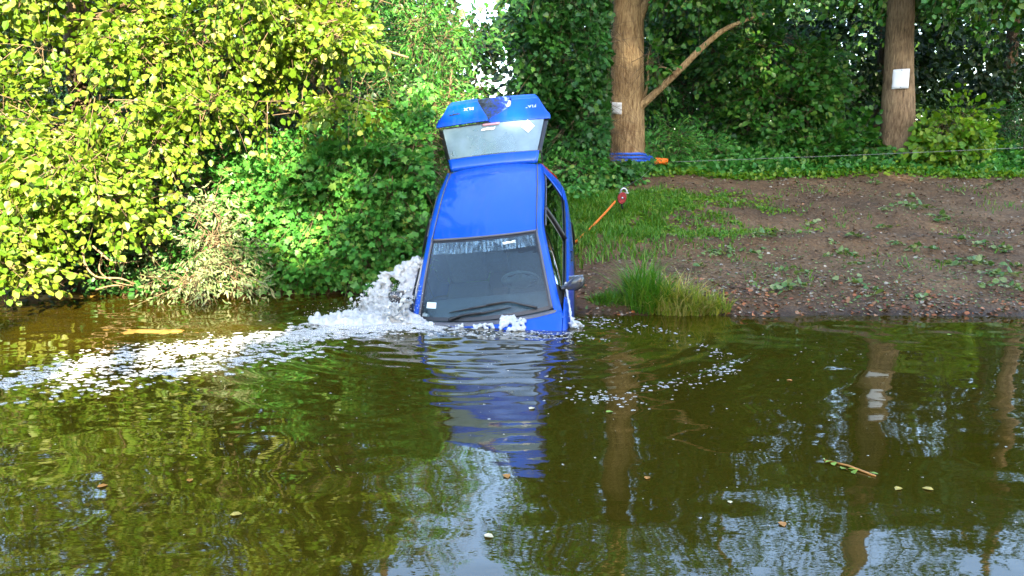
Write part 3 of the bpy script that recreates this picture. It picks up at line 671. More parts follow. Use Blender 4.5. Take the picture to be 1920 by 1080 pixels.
# ------------------------------------------------------------------ ground cover, grass, litter
def blades(name, base, height, lean, width, mat, rng, parent=None):
    k = len(base)
    h = height; a = rng.random(k) * 6.28
    d = np.stack([np.cos(a), np.sin(a), 0 * a], -1)
    s = np.stack([-np.sin(a), np.cos(a), 0 * a], -1)
    V = []
    for t, w in ((0, 1), (.4, .85), (.75, .5), (1.0, .06)):
        c = base + np.array([0, 0, 1.0]) * (h * (t - .25 * lean * t * t))[:, None] + d * (h * lean * t * t)[:, None]
        V.append(c - s * (width * w)[:, None]); V.append(c + s * (width * w)[:, None])
    V = np.stack(V, 1).reshape(-1, 3)
    f = np.array([(0, 1, 3, 2), (2, 3, 5, 4), (4, 5, 7, 6)])
    F = (f[None] + (np.arange(k) * 8)[:, None, None]).reshape(-1, 4)
    return mesh_obj(name, V - (np.array(parent.location) if parent else 0), F, mat, parent, smooth=False)

def field(nn, x0, x1, y0, y1, prob, rng):
    x = x0 + (x1 - x0) * rng.random(nn); y = y0 + (y1 - y0) * rng.random(nn)
    k = rng.random(nn) < prob(x, y)
    x, y = x[k], y[k]
    return np.stack([x, y, land(x, y) - .01], -1)

rg = np.random.default_rng(100)
b1 = field(60000, .5, 5.0, 9.6, 14.6, lambda x, y: np.clip(1.25 - .36 * (x - .6) + .9 * vnoise(x, y, 2.2, 31), 0, 1) * smooth(10.0, 11.6, y + .25 * (1.5 - x)) * (1 - smooth(13.6, 14.5, y)) * (vnoise(x, y, 5, 33) > -.25 + .12 * (x - 1)), rg)
o = blades('verge_grass', b1, .05 + .13 * rg.random(len(b1)) * np.clip(1.5 - .3 * b1[:, 0], .4, 1.3), .3 + .6 * rg.random(len(b1)), .006 + .004 * rg.random(len(b1)), M['grass'], rg)
tag(o, 'short bright grass patch on the slope behind the car', 'grass', kind='stuff')
gv = field(16000, .6, 4.6, 10.4, 14.4, lambda x, y: np.clip(1.1 - .3 * (x - .6) + .9 * vnoise(x, y, 2.2, 31), 0, 1) * smooth(10.6, 12, y) * (1 - smooth(13.6, 14.5, y)) * .8, rg)
gv[:, 2] += .015 + .05 * rg.random(len(gv))
kv = len(gv)
Vv, Fv = leaf_mesh(gv, rg.normal(size=(kv, 3)) * np.array([1, 1, .3]), np.array([0, -.3, 1.0]) + rg.normal(size=(kv, 3)) * .5, .03 + .03 * rg.random(kv), 'oval')
tag(mesh_obj('clover', Vv, Fv, M['leaf_bright'], None, False), 'low broad leaved weeds among the short grass', 'weeds', kind='stuff')
b2 = field(16000, -3.2, -.3, 9.9, 12, lambda x, y: smooth(0.0, .15, y - shore(x)) * (1 - smooth(.5, 1.6, y - shore(x))) * (.4 + .6 * smooth(-3, -2, x)), rg)
o = blades('bank_grass', b2, .14 + .22 * rg.random(len(b2)), .3 + .6 * rg.random(len(b2)), .006 + .004 * rg.random(len(b2)), M['grass'], rg)
tag(o, 'tall green grass on the bank at the left of the car', 'grass', kind='stuff')
b3 = field(5000, .9, 9, 8.6, 15, lambda x, y: np.where(vnoise(x, y, 1.7, 37) > .27, .8, .01) * smooth(.1, .4, y - shore(x)), rg)
o = blades('sparse_grass', b3, .04 + .08 * rg.random(len(b3)), .3 + .6 * rg.random(len(b3)), .005 + .004 * rg.random(len(b3)), M['grass'], rg)
tag(o, 'thin scattered grass on the bare brown bank', 'grass', kind='stuff')

# the tall tuft at the water's edge: green half and pale half
tuft = thing('grass_tuft', (1.75, 8.75, gl(1.75, 8.75)), 'tall bright grass tuft at the waterline right of the car', 'grass tuft')
def clump(cx, cy, rx, ry, k, hmin, hmax, lean, mat, name):
    r = np.sqrt(rg.random(k)); a = rg.random(k) * 6.28
    x = cx + rx * r * np.cos(a); y = cy + ry * r * np.sin(a)
    bb = np.stack([x, y, np.maximum(land(x, y), 0) - .02], -1)
    hh = (hmin + (hmax - hmin) * rg.random(k) ** 1.5) * (1.15 - .5 * r)
    blades(name, bb, hh, lean * (.3 + r) * (.4 + .9 * rg.random(k)), .005 + .006 * rg.random(k), mat, rg, tuft)['kind'] = 'stuff'
clump(1.50, 8.85, .26, .22, 650, .2, .74, .9, M['grass'], 'green_blades')
clump(1.85, 8.72, .38, .18, 650, .16, .55, 1.2, M['grass_pale'], 'pale_blades')
clump(2.2, 8.68, .22, .12, 260, .1, .36, .9, M['grass_pale'], 'pale_blades')
clump(1.12, 8.9, .25, .15, 420, .08, .2, 1.2, M['grass'], 'green_blades')

# leafy ground cover along the foot of the wood
def cover(name, label, pts, size, mat, shape='oval', tilt=.5):
    k = len(pts)
    nrm = np.array([0, -.5, 1.0]) + rg.normal(size=(k, 3)) * tilt
    V, F = leaf_mesh(pts, rg.normal(size=(k, 3)) + np.array([0, -.6, 0]), nrm, size * (.6 + .7 * rg.random(k)), shape)
    return tag(mesh_obj(name, V, F, mat, None, False), label, 'ground cover', kind='stuff')
g = field(26000, 1.2, 12.5, 14.9, 17.6, lambda x, y: smooth(15.15, 15.5, y + .5 * vnoise(x, y, .9, 41) - .02 * (x - 2)), rg)
g[:, 2] += rg.random(len(g)) * (.10 + .42 * smooth(15.2, 16.6, g[:, 1]))
cover('undergrowth', 'low bright green plants along the foot of the wood', g, .10, M['leaf_maple'])
g = field(6000, 2.6, 12.5, 15.0, 15.7, lambda x, y: smooth(15.0, 15.4, y + .5 * vnoise(x, y, .9, 41)), rg)
g[:, 2] += rg.random(len(g)) * .1
cover('ground_ivy', 'lighter green ground leaves bordering the bare bank', g, .07, M['leaf_bright'])
g = field(9000, -4, 1.4, 10.6, 14.5, lambda x, y: smooth(.5, 1.2, y - shore(x)) * np.where(x > .2, smooth(12.6, 13.6, y), .9), rg)
g[:, 2] += rg.random(len(g)) * .25
cover('bank_undergrowth', 'shaded green plants covering the bank behind the car', g, .075, M['leaf_maple'])

# leaf litter on the bank
def litter(nn, y0, y1, prob, size, mat, name, label):
    p = field(nn, .6, 11, y0, y1, prob, rg); p[:, 2] += .016
    k = len(p)
    V, F = leaf_mesh(p, rg.normal(size=(k, 3)) * np.array([1, 1, .25]), np.array([0, -.2, 1]) + rg.normal(size=(k, 3)) * .3, size * (.5 + .8 * rg.random(k)), 'oval')
    return tag(mesh_obj(name, V, F, mat, None, False), label, 'leaf litter', kind='stuff')
litter(16000, 8.6, 15.6, lambda x, y: .5 + .9 * vnoise(x, y, 1.2, 51), .042, M['litter'], 'leaf_litter', 'dry brown leaf litter over the sloping bank')
litter(14000, 8.6, 15.4, lambda x, y: np.clip(.25 + 1.8 * vnoise(x, y, .9, 57), 0, 1), .03, M['sprig'], 'green_leaf_litter', 'small torn green leaves strewn over the bare bank')
litter(9000, 8.55, 10.2, lambda x, y: np.clip(1.2 - 1.1 * (y - shore(x)), 0, 1) * np.clip(.45 + 1.6 * vnoise(x, y, 1.5, 53), 0, 1), .045, M['litter_red'], 'shore_leaves', 'rust red fallen leaves lining the waterline')
# small stones at the waterline
p = field(2600, .9, 10, 8.5, 10.4, lambda x, y: np.clip(1.0 - .6 * (y - shore(x)), 0, 1), rg)
ico = np.array([(0, 0, 1), (.9, 0, .35), (.28, .85, .35), (-.72, .53, .35), (-.72, -.53, .35), (.28, -.85, .35), (0, 0, -.4)])
icf = np.array([(0, 1, 2), (0, 2, 3), (0, 3, 4), (0, 4, 5), (0, 5, 1), (6, 2, 1), (6, 3, 2), (6, 4, 3), (6, 5, 4), (6, 1, 5)])
sc_ = (.006 + .018 * rg.random(len(p)) ** 2.5)
V = (p[:, None] + (ico[None] * (.7 + .6 * rg.random((len(p), 7, 1)))) * sc_[:, None, None] * np.array([1.2, 1, .7])).reshape(-1, 3) + np.array([0, 0, .012])
F = (icf[None] + (np.arange(len(p)) * 7)[:, None, None]).reshape(-1, 3)
M['stone'] = leaf_mat('grey_stone', [(0, (.10, .085, .075)), (.6, (.15, .12, .10)), (1, (.26, .22, .19))], 0, .7, .3)
tag(mesh_obj('pebbles', V, F, M['stone']), 'small grey pebbles along the waterline', 'pebbles', kind='stuff')

# torn green sprigs lying on the bank
sprig_me = []
for q in range(4):
    k = 9 + 3 * q
    pos = rg.normal(size=(k, 3)) * np.array([.11, .07, .012]) + np.array([0, 0, .03])
    V, F = leaf_mesh(pos, rg.normal(size=(k, 3)) * np.array([1, 1, .3]), np.array([0, 0, 1]) + rg.normal(size=(k, 3)) * .5, .055 + .05 * rg.random(k), 'oval')
    st, sf = tube(np.array([(-.16, -.02, .012), (0, .01, .03), (.16, .03, .015)]), .004, 5)
    FF = [tuple(int(v) for v in f) for f in F] + [tuple(int(v) + len(V) for v in f) for f in sf]
    me = bpy.data.meshes.new('fallen_sprig'); me.from_pydata([tuple(v) for v in np.concatenate([V, st])], [], FF); me.update(); me.materials.append(M['sprig'])
    sprig_me.append(me)
spots = [(1705, 370), (1690, 385), (1660, 395), (1720, 392), (1790, 360), (1850, 352), (1880, 340), (1640, 345), (1730, 338), (1560, 455), (1613, 448), (1590, 480), (1555, 482), (1600, 498),
         (1680, 460), (1710, 470), (1745, 468), (1775, 495), (1820, 490), (1845, 498), (1790, 500), (1700, 505), (1860, 515), (1885, 520), (1900, 500), (1870, 535), (1830, 460), (1880, 470),
         (1470, 510), (1500, 515), (1450, 545), (1490, 540), (1600, 530), (1640, 552), (1720, 560), (1430, 445), (1415, 475), (1370, 470), (1345, 480), (1910, 545), (1795, 450), (1530, 420), (1660, 430), (1760, 412), (1310, 500), (1480, 438)]
def on_land(px, py):
    lo, hi = 8.0, 18.0
    for _ in range(40):
        mid = (lo + hi) / 2; p = at(px, py, mid)
        if p[2] > land(p[0], p[1]): lo = mid
        else: hi = mid
    return at(px, py, lo)
for i, (a, c) in enumerate(spots):
    p = on_land(a, c)
    o = bpy.data.objects.new('fallen_sprig', sprig_me[i % 4]); COL.objects.link(o)
    o.location = (p[0], p[1], gl(p[0], p[1]) + .005); o.rotation_euler = (.18, 0, random.random() * 6.28); s = .6 + .5 * random.random(); o.scale = (s, s, s)
    tag(o, 'small torn sprig of pale green leaves lying on the bare bank', 'sprig', 'green sprigs strewn on the bank')

# golden weed mats just at the surface, left
m_mat = simple('golden_weed', (.20, .115, .02), .6, var=.5, scale=9, bump=.5, bscale=30)
for (px, py, rx, ry, lab) in ((270, 624, .55, .16, 'golden brown weed mat breaking the surface before the willow'), (115, 556, .62, .2, 'golden brown weed mat under the overhanging left tree')):
    d = CAM_H * F_PX / (py - Y_HOR); c = at(px, py, d)
    k = 40
    X, Y = np.meshgrid(np.linspace(-1, 1, k), np.linspace(-1, 1, k), indexing='ij')
    Z = .03 * (1 - X ** 2 - Y ** 2) - .016 + .03 * vnoise(X * rx, Y * ry, 9, 61) + .02 * vnoise(X, Y, 9, 62)
    o = mesh_obj('weed_mat', np.stack([X * rx, Y * ry, Z], -1).reshape(-1, 3), grid_faces(k, k)[:, ::-1], m_mat)
    o.location = (c[0], c[1], 0); tag(o, lab, 'weed mat', 'golden weed mats')

# ------------------------------------------------------------------ paper notices on the trunks
M['paper'] = simple('white_paper', (.8, .8, .82), .6, var=.05, scale=6)
M['pin'] = simple('steel_pin', (.25, .25, .26), .35, .9)
def notice(cx, cy, cz, rad, a0, w, h, tilt, label):
    """a sheet of paper bent round the front of a trunk"""
    root = thing('paper_notice', (cx, cy, cz), label, 'notice', 'paper notices on trunks')
    k = 10
    A = a0 + np.linspace(-.5, .5, k) * w / rad
    Zs = np.linspace(-h / 2, h / 2, 6)
    V = np.array([((rad + .006 * math.sin(z * 30)) * math.sin(a), -(rad + .012 * (abs(z) / h) ** 2) * math.cos(a), z + tilt * math.sin(a - a0) * rad) for a in A for z in Zs])
    solid(mesh_obj('sheet', V, grid_faces(k, 6), M['paper'], root), .002, 1)
    for z in (h * .44, -h * .44):
        v, f = tube(np.array([(rad * math.sin(a0), -(rad + .004) * math.cos(a0), z), (rad * math.sin(a0), -(rad + .016) * math.cos(a0), z)]), .008, 8)
        mesh_obj('pin', v, f, M['pin'], root)
notice(2.25, 16.0, CAM_H + (Y_HOR - 206) / F_PX * 15.7, .375, -.72, .23, .22, -.08, 'small white paper notice on the left side of the sling tree')
notice(7.67, 16.3, CAM_H + (Y_HOR - 154) / F_PX * 16.0, .335, -.36, .31, .37, .03, 'larger white paper notice pinned to the right hand trunk')

# ------------------------------------------------------------------ blue sling, orange shackle strap, wire
M['sling'] = simple('blue_webbing', (.01, .10, .55), .55, var=.25, scale=25, bump=.3, bscale=120)
M['orange'] = simple('orange_webbing', (.75, .17, .01), .55, var=.2, scale=30, bump=.3, bscale=120)
M['red'] = simple('red_paint', (.22, .008, .012), .45, coat=.2, var=.45, scale=25)
M['steel'] = simple('galvanised_steel', (.5, .5, .52), .35, .9, var=.2, scale=30)
M['wire'] = simple('steel_wire', (.22, .21, .20), .55, .4)
apex = at(1229, 301, 15.55)
sl = thing('blue_sling', (2.28, 16.0, 1.66), 'blue webbing sling looped round the foot of the pale trunk', 'sling')
def ribbon(path, w, t, name, mat, parent):
    P = cr(np.array(path, float), 40) - np.array(parent.location)
    T = unit(np.gradient(P, axis=0)); up = np.array([0, 0, 1.0]); nn = unit(np.cross(T, up)); uu = np.cross(nn, T)
    V = np.stack([P + uu * w / 2 + nn * t / 2, P + uu * w / 2 - nn * t / 2, P - uu * w / 2 - nn * t / 2, P - uu * w / 2 + nn * t / 2], 1).reshape(-1, 3)
    F = [tuple(f) for f in grid_faces(40, 4, True)] + [(0, 1, 2, 3), (len(V) - 1, len(V) - 2, len(V) - 3, len(V) - 4)]
    return mesh_obj(name, V, F, mat, parent)
zt = CAM_H + (Y_HOR - 292) / F_PX * 15.6
for k, (dz, r, w) in enumerate(((.03, .44, .05), (-.035, .46, .05), (-.10, .48, .055), (-.145, .47, .04))):
    pts = [apex + np.array([-.03, 0, .03 - .03 * k])]
    for a in np.radians([-60, -95, -125, -155, -190, -230, -270, -300, -330]):
        pts.append(np.array([2.30 + r * math.cos(a), 16.0 + r * math.sin(a), zt + dz + .0 * k]))
    pts.append(apex + np.array([-.03, .06, .03 - .03 * k]))
    ribbon(pts, w, .012, 'strand', M['sling'], sl)
osh = thing('orange_strap', tuple(apex), 'orange knotted strap joining the blue sling to the wire', 'strap')
for k in range(5):
    ph = k * 1.3
    pts = [apex + np.array([-.05 + .3 * t, .03 * math.sin(6 * t + ph), -.02 * t + .045 * math.sin(9 * t + ph)]) for t in np.linspace(0, .95, 7)]
    ribbon(pts, .038, .012, 'loop', M['orange'], osh)
wend = apex + np.array([.24, 0, -.03])
wp = np.array([wend, at(1600, 291, 15.0), at(1920, 277, 14.2), at(2300, 262, 13.4)])
v, f = tube(cr(wp, 40), .0045, 6)
tag(mesh_obj('winch_wire', v, f, M['wire']), 'thin steel wire running from the orange strap off to the right', 'wire')

# ------------------------------------------------------------------ the car
def Rmat(pt, yw, rl):
    Rx = np.array([[1, 0, 0], [0, math.cos(pt), -math.sin(pt)], [0, math.sin(pt), math.cos(pt)]])
    Rz = np.array([[math.cos(yw), -math.sin(yw), 0], [math.sin(yw), math.cos(yw), 0], [0, 0, 1]])
    Ry = np.array([[math.cos(rl), 0, -math.sin(rl)], [0, 1, 0], [math.sin(rl), 0, math.cos(rl)]])
    return Rx @ Rz @ Ry
RC = Rmat(*np.radians([25.56, -3.05, 7.97]))
TC = np.array([-.2815, 8.149, .1007])
CP = np.array([0, 1.0, .93])
def C2W(p): return (np.asarray(p, float) - CP) @ RC.T + TC
def W2C(p): return (np.asarray(p, float) - TC) @ RC + CP
car = thing('hatchback_car', (0, 0, 0), 'blue hatchback sunk nose first in the pond with its tailgate raised', 'car')
car.matrix_world = Matrix.Translation(Vector(C2W((0, 0, 0)))) @ Matrix([list(map(float, r)) for r in RC]).to_4x4()

m, nt, n, l, b = mat_new('blue_car_paint')
b.inputs['Base Color'].default_value = (.0, .072, .50, 1); b.inputs['Roughness'].default_value = .35; b.inputs['Metallic'].default_value = .15
b.inputs['Coat Weight'].default_value = .6; b.inputs['Coat Roughness'].default_value = .06; b.inputs['Specular IOR Level'].default_value = .25
tc = n.new('ShaderNodeTexCoord')
v1 = n.new('ShaderNodeTexVoronoi'); v1.inputs['Scale'].default_value = 70; l.new(tc.outputs['Object'], v1.inputs['Vector'])
nz = n.new('ShaderNodeTexNoise'); nz.inputs['Scale'].default_value = 3.2; nz.inputs['Detail'].default_value = 4; l.new(tc.outputs['Object'], nz.inputs['Vector'])
r1 = ramp(n, [(.0, (1, 1, 1)), (.16, (1, 1, 1)), (.24, (0, 0, 0))]); l.new(v1.outputs['Distance'], r1.inputs[0])
r2 = ramp(n, [(.5, (0, 0, 0)), (.62, (1, 1, 1))]); l.new(nz.outputs[0], r2.inputs[0])
mu = n.new('ShaderNodeMath'); mu.operation = 'MULTIPLY'; l.new(r1.outputs[0], mu.inputs[0]); l.new(r2.outputs[0], mu.inputs[1])
bp = n.new('ShaderNodeBump'); bp.inputs['Strength'].default_value = .5; bp.inputs['Distance'].default_value = .01
l.new(mu.outputs[0], bp.inputs['Height']); l.new(bp.outputs[0], b.inputs['Coat Normal'])
nz2 = n.new('ShaderNodeTexNoise'); nz2.inputs['Scale'].default_value = 5; nz2.inputs['Detail'].default_value = 8; nz2.inputs['Roughness'].default_value = .7
mp_ = n.new('ShaderNodeMapping'); mp_.inputs['Scale'].default_value = (3.2, .6, 1.0); l.new(tc.outputs['Object'], mp_.inputs[0]); l.new(mp_.outputs[0], nz2.inputs['Vector'])
r4 = ramp(n, [(.52, (0, 0, 0)), (.78, (.5, .5, .5))]); l.new(nz2.outputs[0], r4.inputs[0])
mxp = n.new('ShaderNodeMix'); mxp.data_type = 'RGBA'; mxp.inputs[6].default_value = (.0, .072, .50, 1); mxp.inputs[7].default_value = (.05, .10, .30, 1)
l.new(r4.outputs[0], mxp.inputs[0]); l.new(mxp.outputs[2], b.inputs['Base Color'])
r5 = ramp(n, [(.4, (.28, .28, .28)), (.7, (.55, .55, .55))]); l.new(nz2.outputs[0], r5.inputs[0]); l.new(r5.outputs[0], b.inputs['Roughness'])
M['paint'] = m
M['black'] = simple('black_plastic', (.012, .012, .014), .35, var=.3, scale=20)
M['seal'] = simple('grey_rubber_seal', (.09, .09, .11), .45)
M['cowl'] = simple('weathered_grey_plastic', (.10, .10, .115), .5, var=.35, scale=15)
M['tyre'] = simple('tyre_rubber', (.02, .02, .02), .8, var=.2, scale=30)
M['rim'] = simple('wheel_rim_paint', (.4, .4, .42), .4, .6)
M['seat'] = simple('dark_seat_cloth', (.06, .065, .07), .9, var=.3, scale=30)
M['dash'] = simple('grey_dashboard', (.10, .12, .13), .7, var=.2, scale=10)
M['wheelgrey'] = simple('steering_wheel_grey', (.13, .16, .17), .6)
M['lamp_red'] = simple('red_lamp_lens', (.5, .03, .03), .15, coat=.5)
M['lamp_pink'] = simple('faded_brake_light', (.62, .30, .32), .3)
M['sticker'] = simple('pale_sticker', (.72, .70, .58), .6, var=.15, scale=20)
M['sticker_blue'] = simple('pale_blue_sticker', (.55, .68, .74), .5)
M['chrome'] = simple('chrome_letters', (.85, .88, .92), .2, .7)
M['underbody'] = simple('dark_underbody', (.015, .015, .016), .8)

def glass_mat(name, tint, film, film_col, rough=.02, base_r=.1):
    m, nt, n, l, b = mat_new(name)
    n.remove(b)
    tr = n.new('ShaderNodeBsdfTransparent'); tr.inputs[0].default_value = (*tint, 1)
    df = n.new('ShaderNodeBsdfDiffuse'); df.inputs[0].default_value = (*film_col, 1)
    tc = n.new('ShaderNodeTexCoord'); nz = n.new('ShaderNodeTexNoise'); nz.inputs['Scale'].default_value = 2.2; nz.inputs['Detail'].default_value = 4
    l.new(tc.outputs['Object'], nz.inputs['Vector'])
    mr = n.new('ShaderNodeMapRange'); mr.inputs[1].default_value = .3; mr.inputs[2].default_value = .75; mr.inputs[3].default_value = film * .6; mr.inputs[4].default_value = min(1, film * 1.5)
    l.new(nz.outputs[0], mr.inputs[0])
    s1 = n.new('ShaderNodeMixShader'); l.new(mr.outputs[0], s1.inputs[0]); l.new(tr.outputs[0], s1.inputs[1]); l.new(df.outputs[0], s1.inputs[2])
    gl_ = n.new('ShaderNodeBsdfGlossy'); gl_.inputs['Roughness'].default_value = rough
    fr = n.new('ShaderNodeFresnel'); fr.inputs[0].default_value = 1.4
    mr2 = n.new('ShaderNodeMapRange'); mr2.inputs[3].default_value = base_r; mr2.inputs[4].default_value = 1.0
    l.new(fr.outputs[0], mr2.inputs[0])
    s2 = n.new('ShaderNodeMixShader'); l.new(mr2.outputs[0], s2.inputs[0]); l.new(s1.outputs[0], s2.inputs[1]); l.new(gl_.outputs[0], s2.inputs[2])
    l.new(s2.outputs[0], n['Material Output'].inputs[0])
    return m
M['windscreen'] = glass_mat('windscreen_glass', (.75, .85, .88), .05, (.14, .20, .25), .03, .0)
M['side_glass'] = glass_mat('side_window_glass', (.35, .42, .40), .04, (.2, .25, .25), .01, .05)
M['rear_glass'] = glass_mat('misted_rear_glass', (.8, .92, .92), .5, (.34, .46, .50), .08, .08)
m, nt, n, l, b = mat_new('murky_flood_water')
b.inputs['Base Color'].default_value = (.035, .060, .078, 1); b.inputs['Roughness'].default_value = .4
tr = n.new('ShaderNodeBsdfTransparent'); tr.inputs[0].default_value = (.7, .85, .85, 1)
s = n.new('ShaderNodeMixShader'); s.inputs[0].default_value = .42
l.new(tr.outputs[0], s.inputs[1]); l.new(b.outputs[0], s.inputs[2]); l.new(s.outputs[0], n['Material Output'].inputs[0])
M['flood'] = m

def mir(V): return np.asarray(V, float) * np.array([-1, 1, 1])
def both(name, V, F, mat, parent=car, th=0.0, smooth=True):
    out = []
    F = np.asarray(F) if isinstance(F, np.ndarray) else F
    for sgn in (1, -1):
        vv = V if sgn == 1 else mir(V)
        ff = F if sgn == 1 else (F[:, ::-1] if isinstance(F, np.ndarray) else [tuple(q[::-1]) for q in F])
        o = mesh_obj(name, vv, ff, mat, parent, smooth)
        if th: solid(o, th, 0)
        out.append(o)
    return out

# lower body side with wheel arches
ST = [(.10, .66, .66), (.22, .75, .73), (.5, .83, .82), (.97, .87, .905), (1.5, .885, .93), (2.2, .89, .945), (2.9, .885, .965), (3.4, .865, .985), (3.7, .81, .99), (3.82, .72, .985)]
ctrl = np.array([[(w - .055, y, zb), (w - .016, y, zb - .09), (w, y, .60), (w - .004, y, .42), (w - .035, y, .25), (w - .16, y, .17)] for y, w, zb in ST])
V, F = patch(ctrl, 200, 40)
AX = [(.70, .30), (3.10, .30)]; RW = .345
for (ay, az) in AX:
    d = np.hypot(V[:, 1] - ay, V[:, 2] - az)
    near = np.abs(d - RW) < .016
    dirv = (V[near][:, 1:] - (ay, az)) / d[near][:, None]
    V[near, 1:] = np.array([ay, az]) + dirv * RW
    cen = V[F].mean(1)
    F = F[np.hypot(cen[:, 1] - ay, cen[:, 2] - az) > RW - .001]
cen = V[F].mean(1)
dmask = (cen[:, 1] > 1.18) & (cen[:, 1] < 2.34) & (cen[:, 2] > .25)
both('body_side', V, F[~dmask][:, ::-1], M['paint'], th=.012)
doors = both('door', V + np.array([.003, 0, 0]), F[dmask][:, ::-1], M['paint'], th=.012)
for (ay, az) in AX:                                           # arch liners and lips, wheels
    a = np.linspace(-.35, math.pi + .35, 30)
    P = np.stack([np.full(30, .885), ay + (RW + .002) * np.cos(a), az + (RW + .002) * np.sin(a)], -1)
    v, f = tube(P, .014, 6); both('arch_trim', v, f, M['black'])
    Q = P.copy(); Q[:, 0] = .5
    Vv = np.concatenate([P - (.01, 0, 0), Q]); Ff = np.array([(i, i + 1, 31 + i, 30 + i) for i in range(29)])
    both('arch_liner', Vv, Ff, M['underbody'])
    prof = np.array([(.19, -.085), (.25, -.092), (.285, -.075), (.295, 0), (.285, .075), (.25, .092), (.19, .085)])
    def ringmesh(pr, k=36):
        a = np.linspace(0, 2 * np.pi, k, endpoint=False)
        V = np.stack([np.broadcast_to(pr[None, :, 1], (k, len(pr))), pr[None, :, 0] * np.cos(a)[:, None], pr[None, :, 0] * np.sin(a)[:, None]], -1)
        i, j = np.meshgrid(np.arange(k), np.arange(len(pr) - 1), indexing='ij')
        return V.reshape(-1, 3), np.stack([i * len(pr) + j, ((i + 1) % k) * len(pr) + j, ((i + 1) % k) * len(pr) + j + 1, i * len(pr) + j + 1], -1).reshape(-1, 4)
    for sg in (1, -1):
        Vt, Ft = ringmesh(prof)
        ty = mesh_obj('wheel', Vt + np.array([sg * .77, ay, az]), Ft, M['tyre'], car)
        Vr, Fr = ringmesh(np.array([(.02, .055), (.05, .06), (.12, .04), (.17, .05), (.195, .08), (.195, -.08)]) * np.array([1, sg]))
        mesh_obj('rim', Vr + np.array([sg * .77, ay, az]), Fr, M['rim'], ty)

# bonnet, cowl, bumper
hx = np.array([-1, -.6, 0, .6, 1])
hood = []
for y, yc, w, z in ((.10, .06, .60, .665), (.25, .2, .70, .76), (.55, .47, .775, .85), (.80, .66, .80, .895), (.97, .775, .80, .915)):
    hood.append([(w * q, y + (yc - y) * (1 - q * q), z + .035 * (1 - q * q)) for q in hx])
hood = np.array(hood)
V, F = patch(hood, 30, 40); solid(mesh_obj('bonnet', V, F, M['paint'], car), .015)
cow = np.array([hood[-1] + np.array([0, .006, -.012]), [(.72 * q, 1.0 + (.87 - 1.0) * (1 - q * q), .93 + .02 * (1 - q * q) - .012) for q in hx]])
V, F = patch(np.array([cow[0], (cow[0] + cow[1]) / 2 + np.array([0, 0, .012]), cow[1]]), 10, 40); solid(mesh_obj('cowl', V, F, M['cowl'], car), .01)
V, F = merge([box((0, .08, .42), (1.3, .16, .42)), box((0, .14, .22), (1.4, .2, .12))]); bevel(mesh_obj('front_bumper', V, F, M['paint'], car, False), .04)
V, F = merge([box((0, 3.80, .45), (1.44, .12, .36))]); bevel(mesh_obj('rear_bumper', V, F, M['paint'], car, False), .045, 3)
V, F = box((0, 2.0, .19), (1.42, 3.4, .06)); mesh_obj('floor_pan', V, F, M['underbody'], car, False)
V, F = box((0, 1.0, .52), (1.4, .03, .68)); mesh_obj('firewall', V, F, M['underbody'], car, False)

# windscreen
def wsp(u, v, off=0.0):
    u = np.asarray(u, float); v = np.asarray(v, float)
    bot = np.stack([.70 * u, 1.0 - .13 * (1 - u * u), .93 + .02 * (1 - u * u)], -1)
    top = np.stack([.575 * u, 1.80 - .08 * (1 - u * u), 1.40 + .03 * (1 - u * u)], -1)
    P = bot + (top - bot) * v[..., None]
    bul = .03 * v * (1 - v) * 4
    nrm = np.array([0, -.5, .86])
    return P + nrm * (bul + off)[..., None] if np.ndim(bul) else P + nrm * (bul + off)
k = 50
U, VV = np.meshgrid(np.linspace(-1, 1, k), np.linspace(0, 1, k), indexing='ij')
P = wsp(U, VV).reshape(-1, 3); F = grid_faces(k, k)
cu, cv = np.abs(U.ravel()[F].mean(1)), VV.ravel()[F].mean(1)
brd = (cu > .955) | (cv > .955) | (cv < .035 + .0 * cu)
fr_ = mesh_obj('windscreen_surround', P, F[brd], M['black'], car)
ws = mesh_obj('windscreen', P, F[~brd], M['windscreen'], car)
for (u0, v0, u1, v1) in ((-1, 0, -1, 1), (1, 0, 1, 1), (-1, 1, 1, 1)):
    tt = np.linspace(0, 1, 24)
    v, f = tube(wsp(u0 + (u1 - u0) * tt, v0 + (v1 - v0) * tt, np.full(24, .004)), .013, 6); mesh_obj('windscreen_seal', v, f, M['seal'], car)
def ws_quad(u0, u1, v0, v1, off=.004, k=6):
    a, c = np.meshgrid(np.linspace(u0, u1, k), np.linspace(v0, v1, k), indexing='ij')
    return wsp(a, c, np.full_like(a, off)).reshape(-1, 3), grid_faces(k, k)
V, F = ws_quad(-.90, -.745, .135, .205); o = mesh_obj('sticker', V, F, M['sticker_blue'], ws)
V, F = ws_quad(.36, .60, .875, .905); V += RNG.normal(size=V.shape) * .003; o = mesh_obj('sticker', V, F, M['sticker'], ws)
m, nt, n, l, b = mat_new('water_film_streaks')
tc = n.new('ShaderNodeTexCoord'); mpq = n.new('ShaderNodeMapping'); mpq.inputs['Scale'].default_value = (26, 5, 5); l.new(tc.outputs['Object'], mpq.inputs[0])
nq = n.new('ShaderNodeTexNoise'); nq.inputs['Scale'].default_value = 1.6; nq.inputs['Detail'].default_value = 7; l.new(mpq.outputs[0], nq.inputs['Vector'])
rq = ramp(n, [(.42, (.12, .12, .12)), (.68, (.85, .85, .85))]); l.new(nq.outputs[0], rq.inputs[0])
b.inputs['Base Color'].default_value = (.16, .26, .34, 1); b.inputs['Roughness'].default_value = .2
tq = n.new('ShaderNodeBsdfTransparent'); sq_ = n.new('ShaderNodeMixShader'); l.new(rq.outputs[0], sq_.inputs[0]); l.new(tq.outputs[0], sq_.inputs[1]); l.new(b.outputs[0], sq_.inputs[2]); l.new(sq_.outputs[0], n['Material Output'].inputs[0])
M['wetfilm'] = m
